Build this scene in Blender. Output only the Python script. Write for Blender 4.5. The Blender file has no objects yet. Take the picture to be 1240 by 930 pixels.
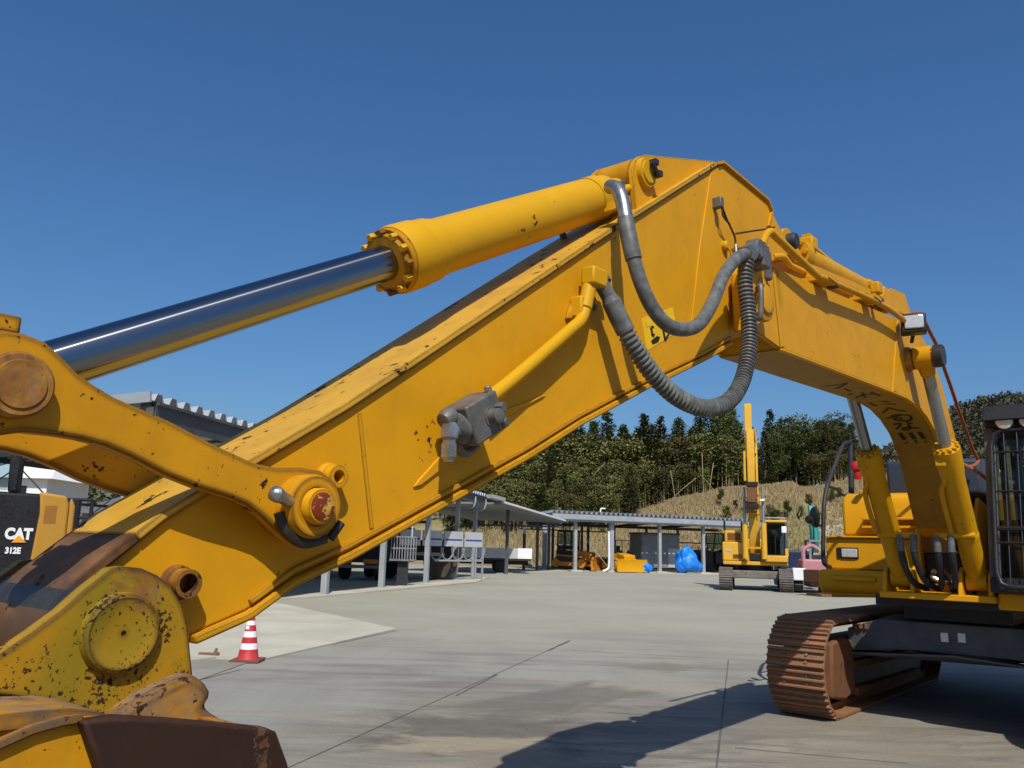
import bpy, bmesh, math, random
from mathutils import Vector, Matrix, noise
random.seed(7)
sc = bpy.context.scene
col = sc.collection
R = math.radians

# ------------------------------------------------------------------ camera, sky, sun, exposure
CAM = Vector((0, 0, 1.65)); PITCH = R(11.2); ROLL = R(1.6); FPX = 1000.0
FWD = Vector((0, math.cos(PITCH), math.sin(PITCH))); UP0 = Vector((0, -math.sin(PITCH), math.cos(PITCH))); RT0 = Vector((1, 0, 0))
RT = RT0 * math.cos(ROLL) + UP0 * math.sin(ROLL); UP = UP0 * math.cos(ROLL) - RT0 * math.sin(ROLL)
cd = bpy.data.cameras.new('camera'); cam = bpy.data.objects.new('camera', cd); col.objects.link(cam)
cd.sensor_width = 36; cd.lens = FPX / 1240 * 36; cd.clip_start = 0.05; cd.clip_end = 3000
cam.matrix_world = Matrix(((RT.x, UP.x, -FWD.x, CAM.x), (RT.y, UP.y, -FWD.y, CAM.y), (RT.z, UP.z, -FWD.z, CAM.z), (0, 0, 0, 1)))
sc.camera = cam
SUN_EL = R(49); SUN_AZ = R(173)        # compass-like: the sun stands behind the camera
wd = bpy.data.worlds.new('World'); sc.world = wd; wd.use_nodes = True
nt = wd.node_tree; bg = nt.nodes['Background']
sk = nt.nodes.new('ShaderNodeTexSky'); sk.sky_type = 'NISHITA'; sk.sun_disc = False
sk.sun_elevation = SUN_EL; sk.sun_rotation = SUN_AZ; sk.air_density = 1.2; sk.dust_density = 2.5; sk.ozone_density = 10.0; sk.altitude = 300
hsv = nt.nodes.new('ShaderNodeHueSaturation'); hsv.inputs['Saturation'].default_value = 1.1
nt.links.new(sk.outputs[0], hsv.inputs['Color']); nt.links.new(hsv.outputs[0], bg.inputs[0]); bg.inputs[1].default_value = 0.107
sd = bpy.data.lights.new('sun', 'SUN'); sun = bpy.data.objects.new('sun', sd); col.objects.link(sun)
sd.energy = 4.6; sd.angle = R(0.5); sd.color = (1, 0.95, 0.86)
sdir = Vector((math.sin(SUN_AZ) * math.cos(SUN_EL), math.cos(SUN_AZ) * math.cos(SUN_EL), math.sin(SUN_EL)))
sun.rotation_euler = sdir.to_track_quat('Z', 'Y').to_euler()
sc.view_settings.view_transform = 'Standard'; sc.view_settings.look = 'None'; sc.view_settings.exposure = 0.0; sc.view_settings.gamma = 1.0
sc.view_settings.use_curve_mapping = False
sc.render.engine = 'CYCLES'; sc.cycles.max_bounces = 6; sc.cycles.diffuse_bounces = 3; sc.cycles.glossy_bounces = 3; sc.cycles.transmission_bounces = 4

# ------------------------------------------------------------------ measuring helpers
def ray(px, py): return FWD + RT * ((px - 620) / FPX) + UP * ((465 - py) / FPX)
def G(px, py, z=0.0):
    r = ray(px, py); return CAM + r * ((z - CAM.z) / r.z)
def AT(px, py, y):
    r = ray(px, py); return CAM + r * (y / r.y)
class Frame:
    """a vertical machine plane: s along it, b sideways, z up"""
    def __init__(f, o, d):
        f.o = Vector((o[0], o[1], 0)); f.u = Vector((d[0], d[1], 0)).normalized(); f.n = Vector((f.u.y, -f.u.x, 0))
    def P(f, s, b, z): return f.o + f.u * s + f.n * b + Vector((0, 0, z))
    def px(f, px, py, b):
        r = ray(px, py); t = (b - (CAM - f.o).dot(f.n)) / r.dot(f.n); P = CAM + r * t
        return ((P - f.o).dot(f.u), P.z)
    def pts(f, l, b): return [f.px(x, y, b) for x, y in l]
    def W(f, x, y, b): s, z = f.px(x, y, b); return f.P(s, b, z)

# ------------------------------------------------------------------ mesh builder
ORG = {}
MESHCOUNT = [0]
def tag(o, label=None, cat=None, group=None, kind=None):
    if label: o['label'] = label
    if cat: o['category'] = cat
    if group: o['group'] = group
    if kind: o['kind'] = kind
    return o
def empty(name, loc, label=None, cat=None, group=None):
    o = bpy.data.objects.new(name, None); col.objects.link(o); o.location = loc; o.empty_display_size = 0.3
    ORG[o.name] = Vector(loc); return tag(o, label, cat, group)
class MB:
    def __init__(m): m.v = []; m.f = []; m.smooth = []
    def add(m, vs, fs, sm=False):
        k = len(m.v); m.v += [Vector(v) for v in vs]; m.f += [[i + k for i in f] for f in fs]; m.smooth += [sm] * len(fs); return m
    def prism(m, a, b):
        n = len(a); return m.add(list(a) + list(b), [list(range(n))[::-1], list(range(n, 2 * n))] + [[i, (i + 1) % n, n + (i + 1) % n, n + i] for i in range(n)])
    def ext(m, fr, poly, b0, b1): return m.prism([fr.P(s, b0, z) for s, z in poly], [fr.P(s, b1, z) for s, z in poly])
    def box(m, c, h, ax=Vector((1, 0, 0)), ay=Vector((0, 1, 0)), az=Vector((0, 0, 1))):
        c = Vector(c); q = [c + ax * (h[0] * i) + ay * (h[1] * j) + az * (h[2] * k) for k in (-1, 1) for j in (-1, 1) for i in (-1, 1)]
        return m.add(q, [(0, 2, 3, 1), (4, 5, 7, 6), (0, 1, 5, 4), (2, 6, 7, 3), (0, 4, 6, 2), (1, 3, 7, 5)])
    def fbox(m, fr, s0, s1, b0, b1, z0, z1):
        return m.box(fr.P((s0 + s1) / 2, (b0 + b1) / 2, (z0 + z1) / 2), (abs(s1 - s0) / 2, abs(b1 - b0) / 2, abs(z1 - z0) / 2), fr.u, fr.n)
    def lathe(m, p, ax, prof, n=24, caps=True, ph=0):
        p = Vector(p); ax = Vector(ax).normalized(); t = Vector((0, 0, 1)) if abs(ax.z) < 0.9 else Vector((1, 0, 0)); x = ax.cross(t).normalized(); y = ax.cross(x)
        vs = []; fs = []
        for h, r in prof:
            for i in range(n):
                a = 2 * math.pi * i / n + ph; vs.append(p + ax * h + (x * math.cos(a) + y * math.sin(a)) * r)
        for k in range(len(prof) - 1):
            for i in range(n): fs.append((k * n + i, k * n + (i + 1) % n, (k + 1) * n + (i + 1) % n, (k + 1) * n + i))
        m.add(vs, fs, True)
        if caps: m.add(vs[:n], [list(range(n))[::-1]]); m.add(vs[-n:], [list(range(n))])
        return m
    def cyl(m, p0, p1, r0, r1=None, n=20):
        p0 = Vector(p0); p1 = Vector(p1); return m.lathe(p0, p1 - p0, [(0, r0), ((p1 - p0).length, r0 if r1 is None else r1)], n)
    def hexbolt(m, p, ax, r=0.016, h=0.016): return m.lathe(p, ax, [(0, r), (h * 0.85, r), (h, r * 0.85)], 6)
    def tube(m, path, r, n=10, caps=True):
        path = [Vector(p) for p in path]; k = len(path); rr = r if isinstance(r, (list, tuple)) else [r] * k
        t = (path[1] - path[0]).normalized(); x = t.orthogonal().normalized(); vs = []
        for i in range(k):
            t2 = (path[min(i + 1, k - 1)] - path[max(i - 1, 0)]).normalized(); x = (x - t2 * x.dot(t2)).normalized(); y = t2.cross(x)
            for j in range(n):
                a = 2 * math.pi * j / n; vs.append(path[i] + (x * math.cos(a) + y * math.sin(a)) * rr[i])
        fs = [(i * n + j, i * n + (j + 1) % n, (i + 1) * n + (j + 1) % n, (i + 1) * n + j) for i in range(k - 1) for j in range(n)]
        m.add(vs, fs, True)
        if caps: m.add(vs[:n], [list(range(n))[::-1]]); m.add(vs[-n:], [list(range(n))])
        return m
    def build(m, name, mat, parent=None, bevel=0, seg=2, org=None, recalc=True):
        while parent is not None and parent.parent is not None and parent.parent.parent is not None: parent = parent.parent
        o0 = ORG[parent.name] if parent is not None else Vector(org if org is not None else (0, 0, 0))
        me = bpy.data.meshes.new(name); me.from_pydata([tuple(v - o0) for v in m.v], [], m.f); me.update()
        for p, s in zip(me.polygons, m.smooth): p.use_smooth = s
        if recalc:
            bm = bmesh.new(); bm.from_mesh(me); bmesh.ops.remove_doubles(bm, verts=bm.verts, dist=1e-5); bmesh.ops.recalc_face_normals(bm, faces=bm.faces); bm.to_mesh(me); bm.free()
        me.set_sharp_from_angle(angle=R(38))
        me.materials.append(mat)
        o = bpy.data.objects.new(name, me); col.objects.link(o)
        if parent is not None: o.parent = parent
        else: o.location = o0
        ORG[o.name] = o0
        if bevel:
            b = o.modifiers.new('bevel', 'BEVEL'); b.width = bevel; b.segments = seg; b.limit_method = 'ANGLE'; b.angle_limit = R(40)
            for p in me.polygons: p.use_smooth = True
            b.harden_normals = False
        return o
def rod(p0, p1, r, name, mat, parent, n=40):
    """cylinder whose own Z runs along it, so that brushed reflections follow the turning marks"""
    p0 = Vector(p0); p1 = Vector(p1); L = (p1 - p0).length; o = MB().lathe((0, 0, 0), (0, 0, 1), [(0, r), (L, r)], n).build(name, mat); o.parent = parent
    q = (p1 - p0).to_track_quat('Z', 'Y').to_matrix().to_4x4(); q.translation = p0 - ORG[parent.name]; o.matrix_basis = q; ORG[o.name] = ORG[parent.name]; return o
def spline(ps, n=8):
    ps = [Vector(p) for p in ps]; q = [ps[0] * 2 - ps[1]] + ps + [ps[-1] * 2 - ps[-2]]; out = []
    for i in range(1, len(q) - 2):
        a, b, c, d = q[i - 1:i + 3]
        for k in range(n):
            t = k / n; out.append(0.5 * ((b * 2) + (c - a) * t + (a * 2 - b * 5 + c * 4 - d) * t * t + (b * 3 - a - c * 3 + d) * t ** 3))
    return out + [ps[-1]]
def resample(path, step):
    out = [path[0]]; acc = 0.0
    for a, b in zip(path, path[1:]):
        L = (b - a).length
        if L == 0: continue
        d = step - acc
        while d <= L: out.append(a.lerp(b, d / L)); d += step
        acc = L - (d - step)
    return out
def arc(c, r, a0, a1, n=12): return [(c[0] + r * math.cos(R(a0 + (a1 - a0) * i / n)), c[1] + r * math.sin(R(a0 + (a1 - a0) * i / n))) for i in range(n + 1)]
def copy_tree(o, parent=None):
    c = o.copy(); col.objects.link(c); c.parent = parent; ORG[c.name] = ORG.get(o.name, Vector((0, 0, 0)))
    for ch in list(o.children): copy_tree(ch, c)
    return c

# ------------------------------------------------------------------ materials
class N:
    def __init__(s, name):
        s.m = bpy.data.materials.new(name); s.m.use_nodes = True; s.t = s.m.node_tree; s.b = s.t.nodes['Principled BSDF']; s.co = s.t.nodes.new('ShaderNodeTexCoord')
    def n(s, typ, **kw):
        x = s.t.nodes.new(typ)
        for k, v in kw.items():
            if isinstance(k, str) and hasattr(x, k): setattr(x, k, v)
        return x
    def l(s, a, b): s.t.links.new(a, b)
    def map(s, scale=(1, 1, 1), rot=(0, 0, 0), src='Object'):
        m = s.n('ShaderNodeMapping'); m.inputs['Scale'].default_value = scale; m.inputs['Rotation'].default_value = rot; s.l(s.co.outputs[src], m.inputs[0]); return m.outputs[0]
    def noise(s, scale, detail=4, rough=0.55, vec=None, dist=0):
        x = s.n('ShaderNodeTexNoise'); x.inputs['Scale'].default_value = scale; x.inputs['Detail'].default_value = detail; x.inputs['Roughness'].default_value = rough; x.inputs['Distortion'].default_value = dist
        s.l(vec if vec is not None else s.co.outputs['Object'], x.inputs['Vector']); return x.outputs[0]
    def ramp(s, fac, stops, interp='LINEAR'):
        x = s.n('ShaderNodeValToRGB'); x.color_ramp.interpolation = interp
        while len(x.color_ramp.elements) < len(stops): x.color_ramp.elements.new(0.5)
        for e, (p, c) in zip(x.color_ramp.elements, stops):
            e.position = p; e.color = (c, c, c, 1) if isinstance(c, (int, float)) else (*c, 1)
        s.l(fac, x.inputs[0]); return x.outputs[0]
    def mix(s, fac, a, b, typ='MIX'):
        x = s.n('ShaderNodeMix'); x.data_type = 'RGBA'; x.blend_type = typ
        for v, i in ((fac, x.inputs[0]), (a, x.inputs[6]), (b, x.inputs[7])):
            if hasattr(v, 'is_linked') or hasattr(v, 'links'): s.l(v, i)
            elif isinstance(v, (int, float)): i.default_value = v
            else: i.default_value = (*v, 1)
        return x.outputs[2]
    def math(s, op, a, b=0.0):
        x = s.n('ShaderNodeMath'); x.operation = op
        for v, i in ((a, x.inputs[0]), (b, x.inputs[1])):
            if isinstance(v, (int, float)): i.default_value = v
            else: s.l(v, i)
        return x.outputs[0]
    def out(s, colr=None, rough=0.5, metal=0.0, bump=None, bs=0.2, bd=0.01, spec=0.5, coat=0):
        for v, k in ((colr, 'Base Color'), (rough, 'Roughness'), (metal, 'Metallic')):
            if v is None: continue
            if isinstance(v, (int, float)): s.b.inputs[k].default_value = v
            elif isinstance(v, tuple): s.b.inputs[k].default_value = (*v, 1)
            else: s.l(v, s.b.inputs[k])
        s.b.inputs['Specular IOR Level'].default_value = spec; s.b.inputs['Coat Weight'].default_value = coat
        if bump is not None:
            x = s.n('ShaderNodeBump'); x.inputs['Strength'].default_value = bs; x.inputs['Distance'].default_value = bd; s.l(bump, x.inputs['Height']); s.l(x.outputs[0], s.b.inputs['Normal'])
        return s.m
def plain(name, c, rough=0.6, metal=0.0, var=0.15, scale=6, bump=0.1, spec=0.4):
    s = N(name); nz = s.noise(scale, 5); c1 = tuple(max(0, x * (1 - var)) for x in c); c2 = tuple(min(1, x * (1 + var)) for x in c)
    cc = s.ramp(nz, [(0.3, c1), (0.7, c2)]); fine = s.noise(scale * 9, 3)
    rr = s.ramp(fine, [(0.3, max(0.03, rough - 0.12)), (0.7, min(1, rough + 0.12))])
    return s.out(cc, rr, metal, fine, bump, 0.004, spec)
def paint(name, base, chips=0.0, dirt=0.0, edge=0.0, moss=0.0, chipscale=9, rough=0.5, rustcol=(0.02, 0.0105, 0.006), streak=0.0, patchscale=2.1, edgew=0.012, wear=0.0, wearcols=((0.10, 0.045, 0.02), (0.22, 0.09, 0.025), (0.16, 0.125, 0.09))):
    s = N(name); big = s.noise(1.3, 5); c = s.ramp(big, [(0.3, tuple(x * 0.95 for x in base)), (0.7, tuple(min(1, x * 1.04) for x in base))])
    mid = s.noise(5.5, 6, 0.65)
    if dirt:
        f = s.ramp(mid, [(0.5 - 0.12 * dirt, 0.0), (0.8, min(0.75, 0.6 * dirt))]); c = s.mix(f, c, (base[0] * 0.5, base[1] * 0.48, base[2] * .9))
        v = s.noise(3, 4, 0.6, s.map((5, 5, 0.55))); f2 = s.ramp(v, [(0.55, 0.0), (0.85, 0.3 * dirt)]); c = s.mix(f2, c, (0.16, 0.095, 0.03))
    if moss:
        mz = s.noise(3.2, 5, 0.6, dist=0.6); c = s.mix(s.ramp(mz, [(0.36, 0.0), (0.62, 0.85 * moss)]), c, (0.2, 0.155, 0.012))
        mz2 = s.noise(7, 5, 0.6, dist=0.3); c = s.mix(s.ramp(mz2, [(0.55, 0.0), (0.7, 0.5 * moss)]), c, (0.13, 0.14, 0.012))
    height = None; rm = rough
    if chips or edge or wear:
        ch = s.noise(chipscale, 7, 0.62, dist=0.25); patch = s.noise(patchscale, 4, .6)
        cm = s.math('ADD', s.math('MULTIPLY', ch, 0.58), s.math('MULTIPLY', patch, 0.42))
        fac = s.ramp(cm, [(0.665 - 0.1 * chips, 0.0), (0.675 - 0.1 * chips, 1.0)]) if chips else None
        if wear:
            wz = s.noise(4.2, 7, 0.7, dist=0.4); wf = s.ramp(wz, [(0.62 - 0.18 * wear, 0.0), (0.7 - 0.12 * wear, 0.9)]); wc = s.ramp(s.noise(22, 5), [(0.3, wearcols[0]), (0.55, wearcols[1]), (0.75, wearcols[2])])
            c = s.mix(wf, c, wc); height = wf
        if edge:
            bv = s.n('ShaderNodeBevel'); bv.samples = 2; bv.inputs[0].default_value = edgew
            ge = s.n('ShaderNodeNewGeometry'); dp = s.n('ShaderNodeVectorMath'); dp.operation = 'DOT_PRODUCT'; s.l(bv.outputs[0], dp.inputs[0]); s.l(ge.outputs['Normal'], dp.inputs[1])
            e = s.math('SUBTRACT', 1.0, dp.outputs['Value']); e2 = s.math('ADD', s.math('MULTIPLY', e, 4.0 + 6.0 * edge), s.math('MULTIPLY', s.math('SUBTRACT', s.noise(14, 6, 0.7), 0.62 - 0.25 * edge), 1.6))
            ef = s.math('MULTIPLY', s.ramp(e2, [(0.25, 0.0), (0.4, 1.0)]), s.ramp(e, [(0.01, 0.0), (0.04, 1.0)]))
            fac = ef if fac is None else s.math('MAXIMUM', fac, ef)
        if fac is not None:
            rc = s.ramp(s.noise(30, 4), [(0.3, rustcol), (0.7, tuple(x * 2.2 for x in rustcol))]); c = s.mix(fac, c, rc); height = s.math('SUBTRACT', 1.0, fac); rm = s.math('ADD', s.math('MULTIPLY', fac, 0.35), rough)
    fine = s.noise(60, 3)
    if height is None: height = s.math('ADD', s.math('MULTIPLY', mid, 0.7), s.math('MULTIPLY', fine, 0.15))
    lowf = s.noise(2.2, 2, .4); height = s.math('ADD', height, s.math('MULTIPLY', lowf, 1.2)); return s.out(c, rm, 0.0, height, 0.2, 0.004, 0.18)
YEL = (0.605, 0.284, 0.005)
m_yel = paint('yellow_paint', YEL, chips=0.24, dirt=0.5, edge=0.3, chipscale=30, patchscale=3)
m_yel_clean = paint('yellow_paint_clean', YEL, chips=0.0, dirt=0.3)
m_yel_worn = paint('yellow_paint_worn', (0.54, 0.25, 0.006), chips=0.72, dirt=0.9, edge=1.0, chipscale=46, patchscale=9, edgew=.02)
m_yel_moss = paint('yellow_paint_grimy', (0.47, 0.225, 0.006), chips=1.0, dirt=1.0, edge=1.0, moss=1.0, chipscale=95, patchscale=11, wear=0.22, edgew=.02)
m_yel_rust = paint('yellow_paint_rusted', (0.5, 0.22, 0.015), patchscale=6, chips=1.0, dirt=1.0, edge=1.0, wear=1.1, chipscale=30, edgew=0.03)
m_yel_under = paint('yellow_paint_dusty_shaded', (0.34, 0.185, 0.02), chips=0.3, dirt=1.0, chipscale=20, rough=.55)  # dusty paint, darkened further to stand in for the boom underside's shade
m_cylp2 = paint('boom_cylinder_paint', (0.55, 0.272, 0.004), chips=0.2, dirt=0.5, chipscale=20)
m_bucket = paint('scraped_bucket_paint', (0.46, 0.21, 0.02), chips=0.9, dirt=1.0, edge=1.0, wear=1.25, chipscale=40, patchscale=6, edgew=0.03, wearcols=((.07, .06, .05), (.17, .15, .12), (.24, .115, .04)))
m_grime_shade = paint('grimed_worn_shaded_steel', (0.10, 0.06, 0.033), chips=1.0, dirt=1.0, edge=0.8, wear=0.9, chipscale=9, edgew=0.03, rough=.6)  # worn grime with the stick end's deep shade put into the colour
m_yel_top = paint('yellow_paint_scuffed', (0.58, 0.32, 0.03), chips=0.8, dirt=1.0, edge=0.6, chipscale=22, patchscale=4)
m_cylpaint = paint('cylinder_paint', (0.56, 0.295, 0.005), chips=0.3, dirt=0.3, chipscale=6)
m_rusty = paint('rusty_steel', (0.17, 0.075, 0.032), chips=0.7, dirt=0.9, rough=0.75, rustcol=(0.05, 0.028, 0.018))
m_brown = paint('dark_rusted_plate', (0.034, 0.0155, 0.010), chips=0.5, chipscale=22, patchscale=5, wear=.3, dirt=0.9, rough=0.62, edge=0.25, rustcol=(0.06, 0.03, 0.017), edgew=0.008, wearcols=((.05, .026, .016), (.07, .034, .02), (.06, .04, .028)))
m_shoe = paint('track_shoe_steel', (0.27, 0.125, 0.055), chips=0.75, dirt=1.0, rough=0.7, rustcol=(0.12, 0.09, 0.06), edge=0.5, edgew=0.01)
m_frame = plain('undercarriage_grey', (0.075, 0.082, 0.09), 0.6, 0, 0.35, 3)
m_black = plain('black_paint', (0.012, 0.012, 0.014), 0.45, 0, 0.3)
m_dark = plain('dark_steel', (0.03, 0.03, 0.032), 0.55, 0.2, 0.3, 8)
m_hose = plain('grey_hose', (0.105, 0.11, 0.105), 0.5, 0, 0.45, 22, 0.15, 0.4)
m_rubber = plain('black_rubber', (0.018, 0.018, 0.02), 0.6, 0, 0.3, 12)
m_steel = plain('bare_steel', (0.33, 0.33, 0.31), 0.35, 0.85, 0.3, 20)
m_valve = plain('grey_valve_paint', (0.13, 0.125, 0.115), 0.48, 0.3, 0.3, 18, 0.15)
m_grease_shade = plain('black_grease_shade', (0.03, 0.024, 0.018), 0.4, 0, 0.4, 20, 0.3)  # real grease; on the hinge bush its black stands in for shade
m_redpin = paint('red_pin_end', (0.17, 0.03, 0.012), chips=1.6, rough=0.5, rustcol=(0.3, 0.17, 0.03), chipscale=34)
m_rustpin = paint('rusted_pin_end', (0.5, 0.26, 0.04), chips=0.9, dirt=0.9, wear=1.7, chipscale=20, rough=0.6)
m_redpipe = plain('red_oxide_pipe', (0.3, 0.085, 0.03), 0.5, 0, 0.25, 20)
def chrome():
    s = N('chrome_rod'); tg = s.n('ShaderNodeTangent'); tg.direction_type = 'RADIAL'; tg.axis = 'Z'; s.l(tg.outputs[0], s.b.inputs['Tangent'])
    s.b.inputs['Anisotropic'].default_value = 1.0; s.b.inputs['Anisotropic Rotation'].default_value = 0.25; return s.out((0.27, 0.28, 0.295), 0.17, 1.0)
m_chrome = chrome()
m_rod2 = plain('dull_rod', (.32, .32, .31), .3, .6, .08, 30, .03)
m_galv = plain('galvanised_steel', (0.36, 0.39, 0.41), 0.5, 0.3, 0.12, 2)
m_beam = plain('dark_shed_steel', (0.075, 0.08, 0.09), 0.6, 0.2, 0.2, 2)
m_roof = plain('galvalume_roof', (0.42, 0.45, 0.48), 0.45, 0.25, 0.12, 1.2)
m_white = plain('white_paint', (0.75, 0.76, 0.76), 0.5, 0, 0.06, 2)
m_offw = plain('dull_white', (0.42, 0.43, 0.44), 0.6, 0, 0.1, 2)
m_grey = plain('grey_paint', (0.2, 0.21, 0.22), 0.6, 0, 0.15, 2)
m_tarp = plain('blue_tarp', (0.012, 0.2, 0.75), 0.4, 0, 0.2, 3, 0.3)
m_navy = plain('navy_tarp', (0.01, 0.02, 0.07), 0.55, 0, 0.3, 3)
m_red = plain('red_plastic', (0.5, 0.02, 0.02), 0.5, 0, 0.15, 6)
m_cone = plain('faded_red_cone', (0.45, 0.03, 0.035), 0.6, 0, 0.2, 8)
m_orange = plain('orange_paint', (0.55, 0.2, 0.02), 0.5, 0, 0.2, 4)
m_teal = plain('teal_paint', (0.03, 0.25, 0.22), 0.45, 0, 0.15, 4)
m_pink = plain('pink_paint', (0.45, 0.2, 0.22), 0.55, 0, 0.12, 4)
m_lens = plain('lamp_lens', (0.55, 0.57, 0.55), 0.15, 0.3, 0.15, 40)
m_label = plain('label_yellow', (0.75, 0.45, 0.005), 0.45, 0, 0.04, 4)
m_ink = plain('black_ink', (0.01, 0.01, 0.01), 0.6, 0, 0.2, 20)
m_blue = plain('blue_paint', (0.03, 0.07, 0.3), 0.5, 0, 0.1)
m_tyre = plain('tyre_rubber', (0.022, 0.021, 0.02), 0.8, 0, 0.3, 10)
m_wood = plain('weathered_wood', (0.16, 0.09, 0.05), 0.8, 0, 0.3, 8)
def glassm(name, tint=(0.10, 0.13, 0.14)):
    s = N(name); s.b.inputs['Transmission Weight'].default_value = 0.0
    tr = s.n('ShaderNodeBsdfTransparent'); tr.inputs[0].default_value = (*[x * 4 for x in tint], 1); gl = s.n('ShaderNodeBsdfGlossy'); gl.inputs['Roughness'].default_value = 0.03
    fr = s.n('ShaderNodeFresnel'); fr.inputs[0].default_value = 1.5; mx = s.n('ShaderNodeMixShader'); s.l(fr.outputs[0], mx.inputs[0]); s.l(tr.outputs[0], mx.inputs[1]); s.l(gl.outputs[0], mx.inputs[2])
    s.l(mx.outputs[0], s.t.nodes['Material Output'].inputs[0]); return s.m
m_glass = glassm('cab_glass')
# ------------------------------------------------------------------ ground, hill, trees
def smooth(a, b, x): t = min(1, max(0, (x - a) / (b - a))); return t * t * (3 - 2 * t)
def hill(x, y):
    """height of the land: a flat yard with a grassy bank behind and rising land to the right and left"""
    nz = noise.noise(Vector((x * .06, y * .06, 0))) * 1.0 + noise.noise(Vector((x * .2, y * .2, 3))) * .35
    r = x / max(y, 1)                       # bearing
    top = 5.0 + 3.2 * smooth(.12, .27, r) + 1.6 * smooth(.3, .42, r) - 2.0 * smooth(.0, -.25, r)
    start = 74 - 14 * smooth(.33, .45, r) * 0
    h = top * smooth(start, start + 15, y) * (1 + .22 * nz) + max(0, y - 92) * .055 + max(0, y - 170) * .02
    h += 34 * smooth(150, 330, y) * smooth(.36, .62, r)
    if y < -35: h += 22 * smooth(-35, -85, y) * (1 + .2 * nz)  # unseen rise added behind the camera for dark reflections
    ramp = smooth(.335, .36, r) * (1 - smooth(.47, .52, r))
    h = h * (1 - .45 * ramp * smooth(100, 76, y))
    if r < -.2: h = 2.2 * smooth(38, 52, y) * smooth(-.2, -.3, r) + max(0, y - 60) * .05 * smooth(-.2, -.35, r)
    return h
def ground_mat():
    s = N('yard_concrete'); v = s.co.outputs['Object']
    big = s.noise(.22, 5, .6); c = s.ramp(big, [(.3, (.265, .255, .185)), (.5, (.31, .298, .222)), (.72, (.355, .342, .262))])
    st = s.map((.55, .09, 1), (0, 0, R(-17))); s1 = s.noise(2.4, 6, .62, st); near = s.n('ShaderNodeSeparateXYZ'); s.l(v, near.inputs[0])
    nf = s.ramp(s.math('DIVIDE', near.outputs[1], 40), [(.25, 1.0), (.48, 0.0)])
    c = s.mix(s.math('MULTIPLY', nf, .62), c, s.ramp(s1, [(.3, (.135, .14, .145)), (.5, (.19, .19, .185)), (.7, (.26, .255, .235))]))
    # swept brown stains running across
    st2 = s.map((.22, 1.5, 1), (0, 0, R(-8))); s2 = s.noise(1.1, 7, .68, st2, .5); blot = s.noise(.35, 3)
    f = s.math('MULTIPLY', s.ramp(s.math('ADD', s.math('MULTIPLY', s2, .6), s.math('MULTIPLY', blot, .4)), [(.47, 0.0), (.58, .8)]), nf)
    c = s.mix(f, c, (.10, .082, .062)); f2 = s.math('MULTIPLY', s.ramp(s.noise(.9, 6, .65, st2), [(.53, 0.0), (.68, .7)]), nf); c = s.mix(f2, c, (.33, .27, .17))
    wob = s.noise(.5, 4, .6); yy = s.math('ADD', near.outputs[1], s.math('MULTIPLY', wob, 4.0)); xx = s.math('ADD', near.outputs[0], s.math('MULTIPLY', wob, 3.0))
    dm = s.math('MULTIPLY', s.ramp(s.math('DIVIDE', yy, 20), [(.52, 1.0), (.64, 0.0)]), s.ramp(s.math('DIVIDE', s.math('ADD', xx, 10), 20), [(.45, 0.0), (.55, 1.0)]))
    st3 = s.map((.42, 1.7, 1), (0, 0, R(-4))); d1 = s.noise(1.5, 8, .72, st3, .9); d2 = s.noise(2.1, 6, .65, st3, .6)
    c = s.mix(s.math('MULTIPLY', dm, .75), c, s.ramp(d2, [(.3, (.13, .112, .078)), (.5, (.215, .182, .12)), (.7, (.31, .262, .17))]))
    c = s.mix(s.math('MULTIPLY', dm, s.ramp(d1, [(.45, 0.0), (.58, .8)])), c, (.072, .058, .04))
    def stain(p, q, w, colr, amt):
        nonlocal c
        a = G(*p); b_ = G(*q); ce = (a + b_) / 2; L = (b_ - a).length / 2; mp = s.n('ShaderNodeMapping'); mp.vector_type = 'TEXTURE'; mp.inputs['Location'].default_value = ce; mp.inputs['Rotation'].default_value = (0, 0, math.atan2(b_.y - a.y, b_.x - a.x)); mp.inputs['Scale'].default_value = (L, w, 1); s.l(v, mp.inputs[0])
        sp = s.n('ShaderNodeSeparateXYZ'); s.l(mp.outputs[0], sp.inputs[0]); n1 = s.noise(1.6, 7, .7, mp.outputs[0], .5)
        d = s.math('ADD', s.math('MAXIMUM', s.math('ABSOLUTE', sp.outputs[0]), s.math('ABSOLUTE', sp.outputs[1])), s.math('MULTIPLY', s.math('SUBTRACT', n1, .5), 1.6))
        c = s.mix(s.math('MULTIPLY', s.ramp(d, [(.55, 1.0), (.85, 0.0)]), s.ramp(s.noise(3.5, 6, .7, mp.outputs[0]), [(.35, amt), (.6, amt * .7)])), c, colr)
    stain((410, 884), (740, 894), .95, (.058, .043, .027), 1.0); stain((440, 899), (700, 905), .4, (.36, .29, .17), .8); stain((520, 876), (780, 828), .7, (.075, .062, .045), .85); stain((540, 924), (720, 915), .5, (.16, .12, .075), .7)
    stain((770, 804), (840, 813), .7, (.15, .10, .065), .6); stain((720, 895), (960, 850), .9, (.13, .115, .09), .6); stain((880, 905), (1180, 900), 1.6, (.19, .155, .095), .6)
    spots = s.noise(5, 5, .7); c = s.mix(s.ramp(spots, [(.66, 0.0), (.74, .4)]), c, (.14, .12, .10)); fine = s.noise(45, 4, .7); c = s.mix(.22, c, s.ramp(fine, [(.3, (.2, .19, .17)), (.7, (.5, .48, .44))]))
    return s.out(c, .85, 0, s.math('ADD', s.math('MULTIPLY', fine, .5), s1), .22, .01, .25)
m_ground = ground_mat()
m_slab = plain('pale_concrete', (.45, .42, .335), .85, 0, .14, .8, .15, .2)
m_strip = plain('worn_concrete_strip', (.26, .245, .205), .85, 0, .2, .7, .15, .2)
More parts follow.
